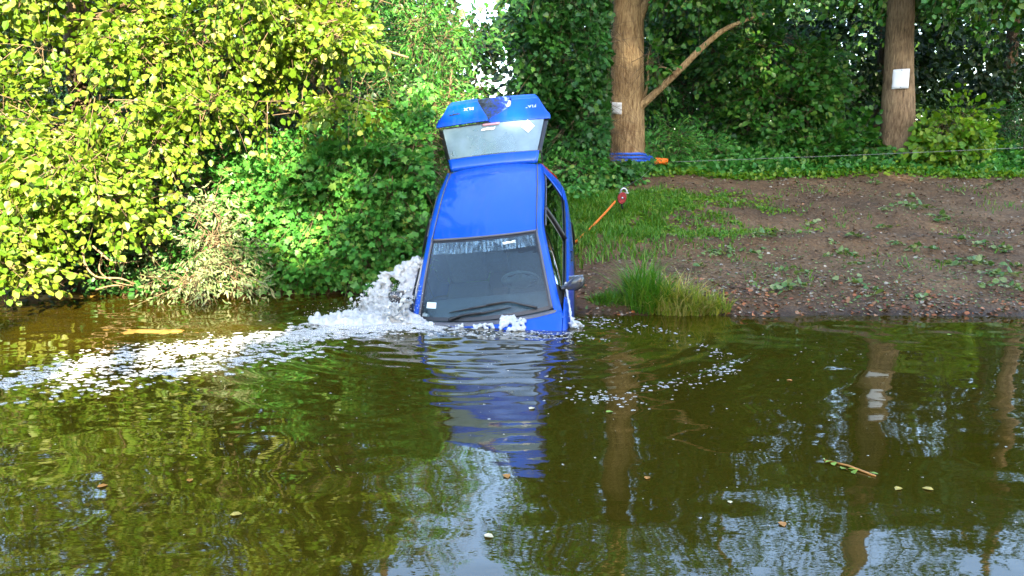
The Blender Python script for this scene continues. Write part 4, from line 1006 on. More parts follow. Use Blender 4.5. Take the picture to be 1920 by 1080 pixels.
V, F = ws_quad(-.94, .94, .80, .95, .003, 20); mesh_obj('wet_film', V, F, M['wetfilm'], ws)
# wipers
def wiper(path, arm):
    P = np.array([wsp(u, v, .022) for u, v in path]); A = np.array([wsp(u, v, .035) for u, v in arm])
    v1, f1 = tube(cr(P, 20), np.interp(np.linspace(0, 1, 20), [0, .5, 1], [.006, .013, .006]), 6)
    w = mesh_obj('wiper', v1, f1, M['black'], car)
    v2, f2 = tube(cr(A, 16), np.linspace(.009, .014, 16), 6); mesh_obj('wiper_arm', v2, f2, M['black'], w)
wiper([(-.52, .085), (-.1, .135), (.36, .155)], [(.05, .15), (.38, .155), (.62, .09), (.80, .035)])
wiper([(-.50, .03), (-.05, .065), (.42, .095)], [(-.02, .07), (-.3, .05), (-.52, .0)])

# A pillar, roof rail in one pressing each side; roof; gutters
inn = [(.80, .86, .90), (.715, 1.0, .925), (.648, 1.4, 1.165), (.588, 1.80, 1.398), (.575, 2.3, 1.44), (.57, 2.8, 1.452), (.55, 3.34, 1.437)]
rid = [(.822, .88, .895), (.757, 1.02, .93), (.688, 1.43, 1.165), (.625, 1.86, 1.393), (.615, 2.3, 1.43), (.61, 2.8, 1.44), (.588, 3.36, 1.425)]
out = [(.832, .92, .875), (.785, 1.06, .915), (.712, 1.48, 1.145), (.648, 1.92, 1.365), (.645, 2.3, 1.395), (.642, 2.8, 1.405), (.615, 3.36, 1.385)]
V, F = patch(np.swapaxes(np.array([inn, rid, out]), 0, 1), 60, 14)
both('roof_rail', V, F[:, ::-1], M['paint'], th=.012)
roof = []
for y, yc, w, z in ((1.80, 1.72, .575, 1.398), (2.05, 2.0, .572, 1.425), (2.5, 2.5, .568, 1.452), (3.0, 3.0, .558, 1.455), (3.34, 3.38, .545, 1.44)):
    roof.append([(w * q, y + (yc - y) * (1 - q * q), z + (.034 if y > 1.9 else .03) * (1 - q * q)) for q in hx])
V, F = patch(np.array(roof), 50, 40); solid(mesh_obj('roof', V, F, M['paint'], car), .02)
g = np.array(inn[3:]) + np.array([-.004, 0, .005])
v, f = tube(cr(g, 30), .0085, 6); both('gutter', v, f, M['seal'])

# side windows on the ruled face between rail and belt
rail = np.array([(.785, 1.06, .915), (.712, 1.49, 1.142), (.648, 1.93, 1.362), (.645, 2.3, 1.392), (.642, 2.8, 1.402), (.622, 3.22, 1.385)])
def side_pt(y, t, off=0):
    """t 0 at the belt, 1 at the rail"""
    top = np.array([np.interp(y, rail[:, 1], rail[:, 0]), y, np.interp(y, rail[:, 1], rail[:, 2])])
    w = np.interp(y, [s_[0] for s_ in ST], [s_[1] for s_ in ST]) - .058
    bot = np.array([w, y, np.interp(y, [s_[0] for s_ in ST], [s_[2] for s_ in ST])])
    return bot + (top - bot) * t + np.array([.02 * 4 * t * (1 - t) * .5 + off, 0, off * .4])
def side_panel(y0, y1, t0, t1, off, ky=24, kt=8):
    return np.array([side_pt(y, t, off) for y in np.linspace(y0, y1, ky) for t in np.linspace(t0, t1, kt)]), grid_faces(ky, kt)
V, F = side_panel(1.10, 3.30, -.02, 1.02, -.012, 50); F = F[np.array([not ((1.28 < c[1] < 2.22 or 2.42 < c[1] < 3.12) and c[2] > .97 and c[2] < np.interp(c[1], rail[:, 1], rail[:, 2]) - .05) for c in V[F].mean(1)])]
both('window_surround', V, F, M['black'])
def pane(y0, y1, a=0.05, c=.93):
    V, F = side_panel(y0, y1, a, c, .0); return V, F
for o in both('side_window', *pane(1.30, 2.27), M['side_glass']): pass
for o in both('side_window', *pane(2.36, 3.16), M['side_glass']): pass
v, f = tube(np.array([side_pt(2.315, t, .004) for t in np.linspace(0, 1, 8)]), .03, 8); both('door_pillar', v, f, M['black'])
v, f = tube(np.array([side_pt(y, .0, .012) for y in np.linspace(1.2, 3.2, 20)]), .011, 6); both('window_rubber', v, f, M['black'])
v, f = tube(np.array([side_pt(y, .955, .008) for y in np.linspace(1.98, 3.15, 16)]), .008, 6); both('window_rubber', v, f, M['seal'])
# rear quarter (C pillar)
cp = np.array([[(.622, 3.20, 1.388), (.61, 3.30, 1.40), (.595, 3.38, 1.418)], [(.73, 3.24, 1.17), (.71, 3.45, 1.20), (.665, 3.58, 1.2)], [(.808, 3.26, .985), (.79, 3.6, .995), (.735, 3.78, .99)]])
V, F = patch(cp, 14, 12); both('rear_pillar', V, F, M['paint'], th=.01)
lp = np.array([[(.60, 3.40, 1.40), (.54, 3.41, 1.39)], [(.667, 3.60, 1.2), (.60, 3.62, 1.2)], [(.735, 3.80, .99), (.64, 3.83, .99)], [(.72, 3.84, .80), (.62, 3.86, .8)]])
V, F = patch(np.concatenate([lp[:, :1], lp.mean(1, keepdims=True) + np.array([0, .02, 0]), lp[:, 1:]], 1), 16, 6); both('tail_light', V, F, M['lamp_red'], th=.02)

# door: shut lines, handle, rubbing strip
def body_pt(y, z, off=.004):
    w = float(np.interp(y, [s_[0] for s_ in ST], [s_[1] for s_ in ST])); zb = float(np.interp(y, [s_[0] for s_ in ST], [s_[2] for s_ in ST]))
    x = np.interp(z, [.17, .25, .42, .60, zb - .09, zb], [w - .16, w - .035, w - .004, w, w - .016, w - .055])
    return (x + off, y, z)
for yy in (1.18, 2.34):
    v, f = tube(np.array([body_pt(yy, z, -.001) for z in np.linspace(.26, .93, 20)]), .0045, 5); both('door_gap', v, f, M['underbody'])
v, f = tube(np.array([body_pt(y, .55, .004) for y in np.linspace(1.06, 2.74, 24)]), .02, 6); both('rubbing_strip', v * np.array([1, 1, 1]), f, M['black'])
v, f = tube(cr(np.array([body_pt(2.08, .80, .0), body_pt(2.1, .80, .03), body_pt(2.24, .81, .03), body_pt(2.26, .81, 0)]), 14), .011, 8)
for dr, sg in zip(doors, (1, -1)): mesh_obj('door_handle', v * np.array([sg, 1, 1]), f, M['black'], dr)

# mirrors
a = np.linspace(0, 2 * np.pi, 18, endpoint=False)
secs = []
for t, ry, rz, cx, cy, cz in ((0, .025, .02, .80, 1.30, .965), (.2, .035, .03, .84, 1.30, .975), (.4, .05, .055, .89, 1.29, 1.0), (.6, .06, .078, .945, 1.275, 1.025), (.85, .055, .075, 1.01, 1.27, 1.045), (1, .03, .05, 1.045, 1.28, 1.05), (1.05, .005, .008, 1.052, 1.285, 1.05)):
    secs.append(np.stack([np.full(18, cx), cy + ry * np.cos(a), cz + rz * np.sin(a)], -1))
V = np.concatenate(cr(np.array(secs), 22)); F = grid_faces(22, 18, True)
M['mirror_black'] = simple('glossy_black_mirror_shell', (.05, .05, .055), .22, coat=.6)
mm = both('wing_mirror', V, F, M['mirror_black'])
v, f = box((.965, 1.335, 1.03), (.15, .01, .11)); 
for o, sgn in zip(mm, (1, -1)): mesh_obj('mirror_glass', v * np.array([sgn, 1, 1]), f, M['steel'], o, False)

# inside: dashboard, steering wheel, seats, mirror, headlining, flood water
V, F = patch(np.array([[(x, y, z) for x in (-.66, 0, .66)] for y, z in ((1.02, .86), (1.25, .90), (1.42, .86), (1.46, .62))]), 12, 12); mesh_obj('dashboard', V, F[:, ::-1], M['dash'], car)
sw = np.array([.34, 1.62, .90]); ax = unit(np.array([0, .86, .5]))
e1 = np.array([1.0, 0, 0]); e2 = np.cross(ax, e1)
P = np.array([sw + .195 * (math.cos(q) * e1 + math.sin(q) * e2) for q in np.linspace(0, 2 * np.pi, 41)])
v, f = tube(P, .016, 8, False); stw = mesh_obj('steering_wheel', v, f, M['wheelgrey'], car)
v, f = merge([tube(np.array([sw - .05 * ax, sw - .045 * ax, sw + .0 * ax, sw + .03 * ax]), [.06, .10, .115, .09], 20)] + [tube(np.array([sw, sw + .18 * (math.cos(q) * e1 + math.sin(q) * e2)]), .035, 8) for q in (-0.15, math.pi + .15, -math.pi / 2)])
mesh_obj('hub', v, f, M['wheelgrey'], stw)
for sx in (-.36, .36):
    V, F = merge([box((sx, 2.05, .42), (.5, .5, .16)), box((sx, 2.36, .80), (.46, .14, .66)), box((sx, 2.42, 1.2), (.26, .1, .18))])
    bevel(mesh_obj('seat', V, F, M['seat'], car, False), .05, 3)
V, F = merge([box((0, 3.1, .75), (1.2, .14, .6)), box((0, 2.85, .45), (1.2, .5, .16))]); bevel(mesh_obj('rear_seat', V, F, M['seat'], car, False), .05, 3)
v, f = box((0.03, 1.78, 1.30), (.24, .03, .065)); bevel(mesh_obj('inside_mirror', v, f, M['black'], car, False), .015)
lvl = float(C2W(wsp(np.array(.0), np.array(.80), 0.0))[2])
k = 40
U, VV = np.meshgrid(np.linspace(-.965, .965, k), np.linspace(0, 1, k), indexing='ij')
P = wsp(U, VV, np.full_like(U, -.02)).reshape(-1, 3); F = grid_faces(k, k)
Wz = C2W(P)[:, 2]
P2 = P.copy()
keep = Wz[F].mean(1) < lvl
edge = W2C(np.array([np.append(C2W(q)[:2], lvl) for q in [wsp(np.array(x), np.array(.80), -.03) for x in (-.95, -.5, 0, .5, .95)]]))
back_ = edge + (np.array([0, 1.2, 0]) @ RC)
Vf = np.concatenate([P, edge, back_]); nP = len(P)
Fl = [tuple(f) for f in F[keep]] + [(nP + i, nP + i + 1, nP + 6 + i, nP + 5 + i) for i in range(4)]
mesh_obj('flood_water', Vf, Fl, M['flood'], car)

# tailgate: hinge rail, glass and lower panel, thrown up
HG = np.array([0, 3.385, 1.445])
A1, A2 = math.radians(30), math.radians(17)
d1, n1 = np.array([0, math.cos(A1), math.sin(A1)]), np.array([0, -math.sin(A1), math.cos(A1)])
d2, n2 = np.array([0, math.cos(A2), math.sin(A2)]), np.array([0, -math.sin(A2), math.cos(A2)])
SB = .64
def tg(x, s, h=0.0):
    base = HG + (d1 * s if s < SB else d1 * SB + d2 * (s - SB))
    nn = n1 if s < SB - .03 else (n2 if s > SB + .03 else unit(n1 + n2))
    crown = .035 * (1 - (x / .75) ** 2)
    return np.array([x, 0, 0]) + base + nn * (h + crown)
def tg_patch(rows, kx=24, h=0.0):
    """rows = (s, xmin, xmax[, h])"""
    V = [tg(r[1] + (r[2] - r[1]) * t, r[0], h + (r[3] if len(r) > 3 else 0)) for r in rows for t in np.linspace(0, 1, kx)]
    return np.array(V), grid_faces(len(rows), kx)
def dense(rows, k=20):
    R = np.array([list(r) + [0] * (4 - len(r)) for r in rows], float); return [tuple(q) for q in cr(R, k)]
# hinge rail is the tailgate's own mesh
V, F = tg_patch(dense([(-.005, -.545, .545, -.03), (.03, -.555, .555, .0), (.09, -.565, .565, .012), (.155, -.575, .575, .01), (.165, -.575, .575, -.012)], 14), 30)
tgate = solid(mesh_obj('tailgate', V, F, M['paint'], car), .03)
# glass and its dark frame
V, F = tg_patch([(s, -w, w) for s, w in zip(np.linspace(.15, .66, 12), np.linspace(.60, .715, 12))], 30, -.014)
solid(mesh_obj('window_frame', V, F[np.array([abs(c[0]) > .50 or True for c in V[F].mean(1)])], M['black'], tgate), .012)
V, F = tg_patch([(s, -w, w) for s, w in zip(np.linspace(.168, .635, 12), np.linspace(.555, .655, 12))], 30, .004)
rg_ = mesh_obj('rear_window', V, F, M['rear_glass'], tgate)
M['pale_backing'] = simple('pale_grey_backing', (.22, .30, .33), .8, var=.2, scale=7)
V, F = tg_patch([(s, -w, w) for s, w in zip(np.linspace(.185, .62, 10), np.linspace(.50, .60, 10))], 24, -.006)
mesh_obj('glass_backing', V, F, M['pale_backing'], tgate)  # pale grey sheet just below the rear glass
# lower panel, torn in two beside the plate recess
right = [(.645, -.06, .735, .0), (.70, -.05, .735, .02), (.78, .08, .69, .03), (.90, .22, .64, .035), (1.0, .235, .60, .045), (1.03, .238, .59, .035), (1.12, .21, .545, .02), (1.17, .18, .49, -.02)]
V, F = tg_patch(dense(right, 30), 26); solid(mesh_obj('lower_panel', V, F, M['paint'], tgate), .02)
left = [(.655, -.735, -.05, .03), (.71, -.735, -.07, .05), (.80, -.68, -.11, .06), (.92, -.63, -.16, .06), (1.0, -.60, -.19, .065), (1.03, -.59, -.195, .055), (1.10, -.55, -.21, .04), (1.14, -.47, -.22, .0)]
V, F = tg_patch(dense(left, 30), 26, .012); lpn = solid(mesh_obj('lower_panel', V, F, M['paint'], tgate), .02)
top = [(1.02, -.2, .235, -.02), (1.12, -.21, .225, -.01), (1.165, -.2, .19, -.03)]
# number plate recess: mud, plus the left edge's shadow as darker colour
m, nt, n, l, b = mat_new('muddy_shaded_recess')
tc = n.new('ShaderNodeTexCoord'); nz = n.new('ShaderNodeTexNoise'); nz.inputs['Scale'].default_value = 16; nz.inputs['Detail'].default_value = 9; nz.inputs['Roughness'].default_value = .75
l.new(tc.outputs['Object'], nz.inputs['Vector'])
sx = n.new('ShaderNodeSeparateXYZ'); l.new(tc.outputs['Object'], sx.inputs[0])
mr = n.new('ShaderNodeMapRange'); mr.inputs[1].default_value = -.25; mr.inputs[2].default_value = .2; mr.inputs[3].default_value = -.16; mr.inputs[4].default_value = .12
l.new(sx.outputs[0], mr.inputs[0])
ad = n.new('ShaderNodeMath'); l.new(nz.outputs[0], ad.inputs[0]); l.new(mr.outputs[0], ad.inputs[1])
r = ramp(n, [(.36, (.008, .01, .016)), (.47, (.04, .06, .08)), (.52, (.005, .03, .25)), (.60, (.01, .05, .36)), (.68, (.25, .38, .5))])
l.new(ad.outputs[0], r.inputs[0]); l.new(r.outputs[0], b.inputs['Base Color']); b.inputs['Roughness'].default_value = .4
M['recess'] = m
rec = [(.66, -.09, .12, -.01), (.75, -.15, .20, -.03), (.9, -.22, .245, -.035), (1.02, -.24, .25, -.03), (1.14, -.25, .21, -.0), (1.165, -.22, .19, -.02)]
V, F = tg_patch(dense(rec, 24), 24); mesh_obj('plate_recess', V, F, M['recess'], tgate)
V, F = tg_patch([(.95, .17, .235, -.012), (1.0, .18, .236, -.01), (1.06, .20, .236, -.008)], 6); mesh_obj('painted_highlight', V, F, M['paper'], tgate)  # white patch painted for the highlights on the recess's right edge
# dark slot under the lifted left piece, high brake light, stickers
V, F = tg_patch([(.632, -.60, -.04, .008), (.655, -.66, -.02, .01)], 12); mesh_obj('open_seam', V, F, M['underbody'], tgate)
V, F = tg_patch([(.605, -.13, .08, .01), (.632, -.13, .09, .012)], 8); solid(mesh_obj('brake_light', V, F, M['lamp_pink'], tgate), .006, 1)
def diamond(cx, cs, r, mat, name):
    P = [tg(cx + r * a_, cs + r * c_, .012) for a_, c_ in ((1, 0), (0, 1.15), (-1, 0), (0, -1.15))]
    mesh_obj(name, np.array(P), [(0, 1, 2, 3)], mat, rg_, False)
diamond(.45, .535, .088, M['sticker'], 'sticker')
M['sticker_mark'] = simple('sticker_print', (.38, .36, .30), .6)
for (dx, ds, rr) in ((.0, .03, .012), (-.02, -.005, .014), (.022, -.008, .013), (.0, -.035, .01)):
    P = [tg(.45 + dx + rr * a_, .535 + ds + rr * c_, .0145) for a_, c_ in ((1, .3), (-.2, 1), (-1, -.3), (.2, -1))]
    mesh_obj('sticker_print', np.array(P), [(0, 1, 2, 3)], M['sticker_mark'], rg_, False)
V, F = tg_patch([(.535, -.15, .02, .012), (.56, -.14, .03, .012), (.575, -.05, .04, .012)], 8); V += RNG.normal(size=V.shape) * .004; mesh_obj('sticker', V, F, M['sticker'], rg_)
# badge lettering, upside down because the tailgate is thrown over
def badge(txt, x, s, size, h):
    c = bpy.data.curves.new('badge', 'FONT'); c.body = txt; c.size = size; c.extrude = .003; c.space_character = 1.15; c.offset = .0015
    c.materials.append(M['chrome'])
    tmp = bpy.data.objects.new('lettering', c)
    me = bpy.data.meshes.new_from_object(tmp); bpy.data.objects.remove(tmp)
    o = bpy.data.objects.new('badge', me); COL.objects.link(o); o.parent = tgate
    p = tg(x, s, h)
    o.matrix_local = Matrix(((-1, 0, 0, p[0]), (0, -d2[1], n2[1], p[1]), (0, -d2[2], n2[2], p[2]), (0, 0, 0, 1)))
badge('FIAT', .565, .885, .072, .038)
badge('ELX', -.24, .90, .072, .078)
V, F = tg_patch([(.80, -.57, -.42, .077), (.83, -.56, -.44, .077)], 8); V += RNG.normal(size=V.shape) * .004; mesh_obj('scuff', V, F, M['underbody'], tgate)
# gas strut
for sx_ in (-1, 1):
    v, f = tube(np.array([(sx_ * .60, 3.5, 1.25), tg(sx_ * .58, .40, -.03)]), .009, 6); mesh_obj('gas_strut', v, f, M['black'], car)

# ------------------------------------------------------------------ orange tow strap, red pulley block
blk = at(1166, 371, 12.3)
tow = at(1064, 467, 10.6)
bs = thing('orange_tow_strap', tuple(tow), 'taut orange tow strap from the rear of the car to the red block', 'strap')
P0 = np.linspace(0, 1, 14)[:, None] * (blk - tow - np.array([.05, .0, .0])) + tow
P0[:, 2] -= .03 * np.sin(np.linspace(0, math.pi, 14))
ribbon(P0[::2], .036, .01, 'webbing', M['orange'], bs)
kn, kf = tube(np.array([P0[0] - (.03, 0, 0), P0[0] + (.05, .02, .03)]) - np.array(bs.location), .03, 10); mesh_obj('end_loop', kn, kf, M['orange'], bs)
pb = thing('pulley_block', tuple(blk), 'red pulley block with a silver shackle hanging on the tow line', 'pulley')
pb.scale = (.85, .85, .85)
def disc(c, r, t, tilt=.4, k=20, sq=1.25):
    a = np.linspace(0, 2 * np.pi, k, endpoint=False)
    V = np.concatenate([[(r * math.cos(q) * .9 + .0, y, r * math.sin(q) * sq) for q in a] for y in (-t / 2, t / 2)])
    V[:, 0] += tilt * V[:, 2] * .3
    return V + np.array(c), [tuple(range(k))[::-1], tuple(range(k, 2 * k))] + [(i, (i + 1) % k, k + (i + 1) % k, k + i) for i in range(k)]
for y in (-.045, .045):
    v, f = disc((0, y, 0), .085, .014); bevel(mesh_obj('cheek_plate', v, f, M['red'], pb, False), .004)
v, f = disc((0, 0, 0), .07, .05, sq=1.0); mesh_obj('sheave', v, f, M['underbody'], pb, False)
v, f = tube(np.array([(0, -.06, 0), (0, .06, 0)]), .02, 10); mesh_obj('axle', v, f, M['steel'], pb)
P = np.array([(-.045 + .03, 0, .07), (-.05 + .03, 0, .13), (.0 + .03, 0, .17), (.05 + .03, 0, .13), (.045 + .03, 0, .07)]); v, f = tube(cr(P, 16), .018, 8); mesh_obj('shackle', v, f, M['steel'], pb)
v, f = tube(np.array([(-.06, 0, .085), (.12, 0, .085)]), .014, 8); mesh_obj('shackle_pin', v, f, M['steel'], pb)
P = np.array([(0.0, 0, -.08), (.0, 0, -.14), (.02, 0, -.20)]); v, f = tube(P, [.02, .016, .012], 8); mesh_obj('hook', v, f, M['underbody'], pb)
v, f = tube(np.array([blk + (.03, 0, .16), (blk + apex) / 2 + (0, 0, -.02), apex + (.05, 0, -.03)]), .0022, 5)
tag(mesh_obj('haul_wire', v, f, M['wire']), 'thin wire from the red pulley block up to the orange strap on the tree', 'wire')

# ------------------------------------------------------------------ splash and foam
m, nt, n, l, b = mat_new('white_water')
b.inputs['Base Color'].default_value = (.62, .63, .63, 1); b.inputs['Roughness'].default_value = .25
t = n.new('ShaderNodeBsdfTranslucent'); t.inputs[0].default_value = (.6, .62, .63, 1)
s = n.new('ShaderNodeMixShader'); s.inputs[0].default_value = .3
l.new(b.outputs[0], s.inputs[1]); l.new(t.outputs[0], s.inputs[2]); l.new(s.outputs[0], n['Material Output'].inputs[0])
M['white_water'] = m
m, nt, n, l, b = mat_new('pond_foam')
tc = n.new('ShaderNodeTexCoord'); vz = n.new('ShaderNodeTexVoronoi'); vz.inputs['Scale'].default_value = 90; l.new(tc.outputs['Object'], vz.inputs['Vector'])
b.inputs['Base Color'].default_value = (.62, .61, .59, 1); b.inputs['Roughness'].default_value = .35
bpf = n.new('ShaderNodeBump'); bpf.inputs['Strength'].default_value = .5; bpf.inputs['Distance'].default_value = .006; l.new(vz.outputs['Distance'], bpf.inputs['Height']); l.new(bpf.outputs[0], b.inputs['Normal'])
trf = n.new('ShaderNodeBsdfTransparent'); msf = n.new('ShaderNodeMixShader')
rf = ramp(n, [(.15, (.08, .08, .08)), (.6, (.62, .62, .62))]); l.new(vz.outputs['Distance'], rf.inputs[0]); l.new(rf.outputs[0], msf.inputs[0])
l.new(b.outputs[0], msf.inputs[1]); l.new(trf.outputs[0], msf.inputs[2]); l.new(msf.outputs[0], n['Material Output'].inputs[0])
M['foam'] = m

def ball_cloud(C, R, stretch, k=1):
    """many low spheres in one array; stretch = (n,3) displacement along which each is drawn out"""
    a = np.linspace(0, 2 * np.pi, 7, endpoint=False)
    ring = [np.array([[0, 0, 1.0]])] + [np.stack([math.sin(p) * np.cos(a + p), math.sin(p) * np.sin(a + p), np.full(7, math.cos(p))], -1) for p in (.8, 1.57, 2.35)] + [np.array([[0, 0, -1.0]])]
    S = np.concatenate(ring)
    F = []
    for i in range(7):
        j = (i + 1) % 7
        F.append((0, 1 + i, 1 + j)); F.append((22, 15 + j, 15 + i))
        for q in (0, 7):
            F += [(1 + q + i, 8 + q + i, 8 + q + j), (1 + q + i, 8 + q + j, 1 + q + j)]
    F = np.array(F)
    V = C[:, None] + S[None] * R[:, None, None] + (S[None, :, 2:3] * stretch[:, None, :])
    return V.reshape(-1, 3), (F[None] + (np.arange(len(C)) * len(S))[:, None, None]).reshape(-1, 3)

rs = np.random.default_rng(200)
spl = thing('splash', (-1.3, 8.4, 0), 'white water gushing from the side of the car into the pond', 'splash')
k = 2300
tt = rs.random(k) ** .75
src = rs.random(k)                                      # where along the door gap it leaves the car
S0 = C2W((-.84, 2.12, .99))[None] * (1 - src)[:, None] + C2W((-.90, 1.25, .62))[None] * src[:, None]
reach = (.80 - .42 * src)[:, None] * (0.45 + .55 * rs.random((k, 1)) ** .5)
zz = S0[:, 2:3]
C = S0 + np.array([-1.0, -.30, 0]) * reach * tt[:, None] + np.array([0, 0, -1.0]) * np.maximum(zz, .05) * (tt[:, None] ** 1.7)
C += rs.normal(size=(k, 3)) * np.array([.03, .05, .03]) * (.3 + tt[:, None])
C[:, 2] = np.maximum(C[:, 2], -.01)
# pockets of dark show through the lower sheet
hole = (vnoise(C[:, 0] * 1.0, C[:, 2], 9, 71) > .05) & (tt > .35) & (C[:, 0] > -1.5)
C, tt = C[~hole], tt[~hole]
Rr = (.012 + .026 * rs.random(len(C))) * (1.15 - .25 * tt)
V, F = ball_cloud(C, Rr, np.stack([-.03 * np.ones(len(C)), 0 * Rr, -.045 * tt], -1) * rs.random((len(C), 1)))
sh = mesh_obj('sheet', V - np.array(spl.location), F, M['white_water'], spl)
rm = sh.modifiers.new('froth', 'REMESH'); rm.mode = 'VOXEL'; rm.voxel_size = .011; rm.use_smooth_shade = True
tx = bpy.data.textures.new('froth', 'CLOUDS'); tx.noise_scale = .035; tx.noise_depth = 3
dm = sh.modifiers.new('froth_relief', 'DISPLACE'); dm.texture = tx; dm.strength = .035; dm.mid_level = .55
sh['kind'] = 'stuff'
# curtain in front of the right-hand mirror
kq = 420
Cq = np.stack([-1.02 - .45 * rs.random(kq), 7.98 + .22 * rs.random(kq), .02 + .36 * rs.random(kq)], -1)
Cq = Cq[(Cq[:, 2] < np.interp(Cq[:, 0], [-1.47, -1.02], [.10, .40])) & (vnoise(Cq[:, 0], Cq[:, 2], 11, 77) < .03)]
Vq, Fq = ball_cloud(Cq, .008 + .018 * rs.random(len(Cq)), np.stack([-.02 * rs.random(len(Cq)), 0 * Cq[:, 0], -.05 * rs.random(len(Cq))], -1))
cq = mesh_obj('curtain', Vq - np.array(spl.location), Fq, M['white_water'], spl); cq['kind'] = 'stuff'
rmq = cq.modifiers.new('froth', 'REMESH'); rmq.mode = 'VOXEL'; rmq.voxel_size = .009; rmq.use_smooth_shade = True
# churned base
k = 1300
a = rs.random(k) * 6.28; r = np.sqrt(rs.random(k))
C = np.stack([-1.5 + .62 * r * np.cos(a), 8.22 + .24 * r * np.sin(a), .075 * (1 - r ** 2) * rs.random(k) + .06 * (rs.random(k) < .2) * rs.random(k)], -1)
V, F = ball_cloud(C, .012 + .03 * rs.random(k), np.zeros((k, 3)))
ch = mesh_obj('churn', V - np.array(spl.location), F, M['white_water'], spl)
rm = ch.modifiers.new('froth', 'REMESH'); rm.mode = 'VOXEL'; rm.voxel_size = .011; rm.use_smooth_shade = True
dm = ch.modifiers.new('froth_relief', 'DISPLACE'); dm.texture = tx; dm.strength = .03; dm.mid_level = .5
ch['kind'] = 'stuff'
# drops
k = 2200
C = np.stack([-1.35 + .33 * rs.normal(size=k), 8.35 + .22 * rs.normal(size=k), .02 + .38 * rs.random(k) ** 1.6], -1)
top = np.interp(C[:, 0], [-1.75, -1.5, -1.2, -.95], [.1, .32, .5, .68]); C = C[(C[:, 2] < top + .04) & (C[:, 0] < -.93)]
V, F = ball_cloud(C, .0025 + .006 * rs.random(len(C)), np.stack([0 * C[:, 0], 0 * C[:, 0], -.01 * rs.random(len(C))], -1))
mesh_obj('drops', V - np.array(spl.location), F, M['white_water'], spl)['kind'] = 'stuff'

# run-off on the door side and bonnet
sp2 = thing('runoff_splash', tuple(C2W((.86, 1.05, .8))), 'small white run-off pouring down beside the wing mirror into the pond', 'splash')
k = 260
t_ = rs.random(k)
A0, A1_ = C2W((.845, 1.36, 1.0)), C2W((.90, .82, .82)); A2_ = np.array([.66, 8.05, .0])
C = np.where((t_ < .6)[:, None], A0 + (A1_ - A0) * (t_ / .6)[:, None], A1_ + (A2_ - A1_) * ((t_ - .6) / .4)[:, None])
C += rs.normal(size=(k, 3)) * (.004 + .035 * smooth(.55, 1, t_))[:, None]
C[:, 2] = np.maximum(C[:, 2], .0)
V, F = ball_cloud(C, .006 + .010 * rs.random(k) + .012 * smooth(.6, 1, t_), np.stack([0 * t_, -.02 * rs.random(k), -.03 * rs.random(k)], -1))
o = mesh_obj('stream', V - np.array(sp2.location), F, M['white_water'], sp2); o['kind'] = 'stuff'
rm = o.modifiers.new('froth', 'REMESH'); rm.mode = 'VOXEL'; rm.voxel_size = .009; rm.use_smooth_shade = True
sp3 = thing('bonnet_froth', tuple(C2W((.3, .8, .95))), 'white froth spilling over the bonnet edge below the windscreen', 'froth')
def hood_pt(x, y): 
    q = x / .80; return np.array([x, y, np.interp(y + .19 * (1 - q * q), [.55, .80, .97], [.85, .895, .915]) + .035 * (1 - q * q)])
C, R_ = [], []
for (x0, x1, y0, y1, nn) in ((.18, .44, .66, .88, 420), (-.62, -.52, .72, .9, 120), (-.1, .12, .68, .78, 110), (-.45, -.2, .72, .8, 60)):
    for _ in range(nn):
        x = random.uniform(x0, x1); y = random.uniform(y0, y1)
        if vnoise(np.array(x), np.array(y), 14, 81) > .22: continue
        p = hood_pt(x, y) + np.array([0, 0, random.uniform(0, .035)]); C.append(C2W(p)); R_.append(random.uniform(.006, .016))
C, R_ = np.array(C), np.array(R_)
V, F = ball_cloud(C, R_, np.zeros((len(C), 3)))
o = mesh_obj('froth', V - np.array(sp3.location), F, M['white_water'], sp3); o['kind'] = 'stuff'
rm = o.modifiers.new('froth', 'REMESH'); rm.mode = 'VOXEL'; rm.voxel_size = .008; rm.use_smooth_shade = True

# foam flecks on the water
def wat(px, py):
    d = CAM_H * F_PX / (py - Y_HOR); p = at(px, py, d); return p[:2]
def flecks(name, label, P, R, el=1.6):
    k = len(P); m_ = 8
    a = np.linspace(0, 2 * np.pi, m_, endpoint=False)
    rad = (1 + .28 * rs.normal(size=(k, m_))) * R[:, None]
    z0 = water_z(P[:, 0], P[:, 1])
    an = rs.normal(size=k) * .35
    ca, sa = np.cos(an), np.sin(an)
    def ring(f, h):
        lx = rad * f * el * np.cos(a); ly = rad * f * np.sin(a)
        return np.stack([P[:, :1] + lx * ca[:, None] - ly * sa[:, None], P[:, 1:2] + lx * sa[:, None] + ly * ca[:, None], np.broadcast_to((z0 + h)[:, None], (k, m_))], -1)
    V = np.concatenate([ring(1.0, -.002), ring(.78, R * .28), ring(.3, R * .42)], 1).reshape(-1, 3)
    f = np.concatenate([grid_faces(3, m_, True), [(16, 17, 18, 19), (16, 19, 20, 23), (20, 21, 22, 23)]])
    F = (f[None] + (np.arange(k) * 24)[:, None, None]).reshape(-1, 4)
    return tag(mesh_obj(name, V, F, M['foam']), label, 'foam', kind='stuff')
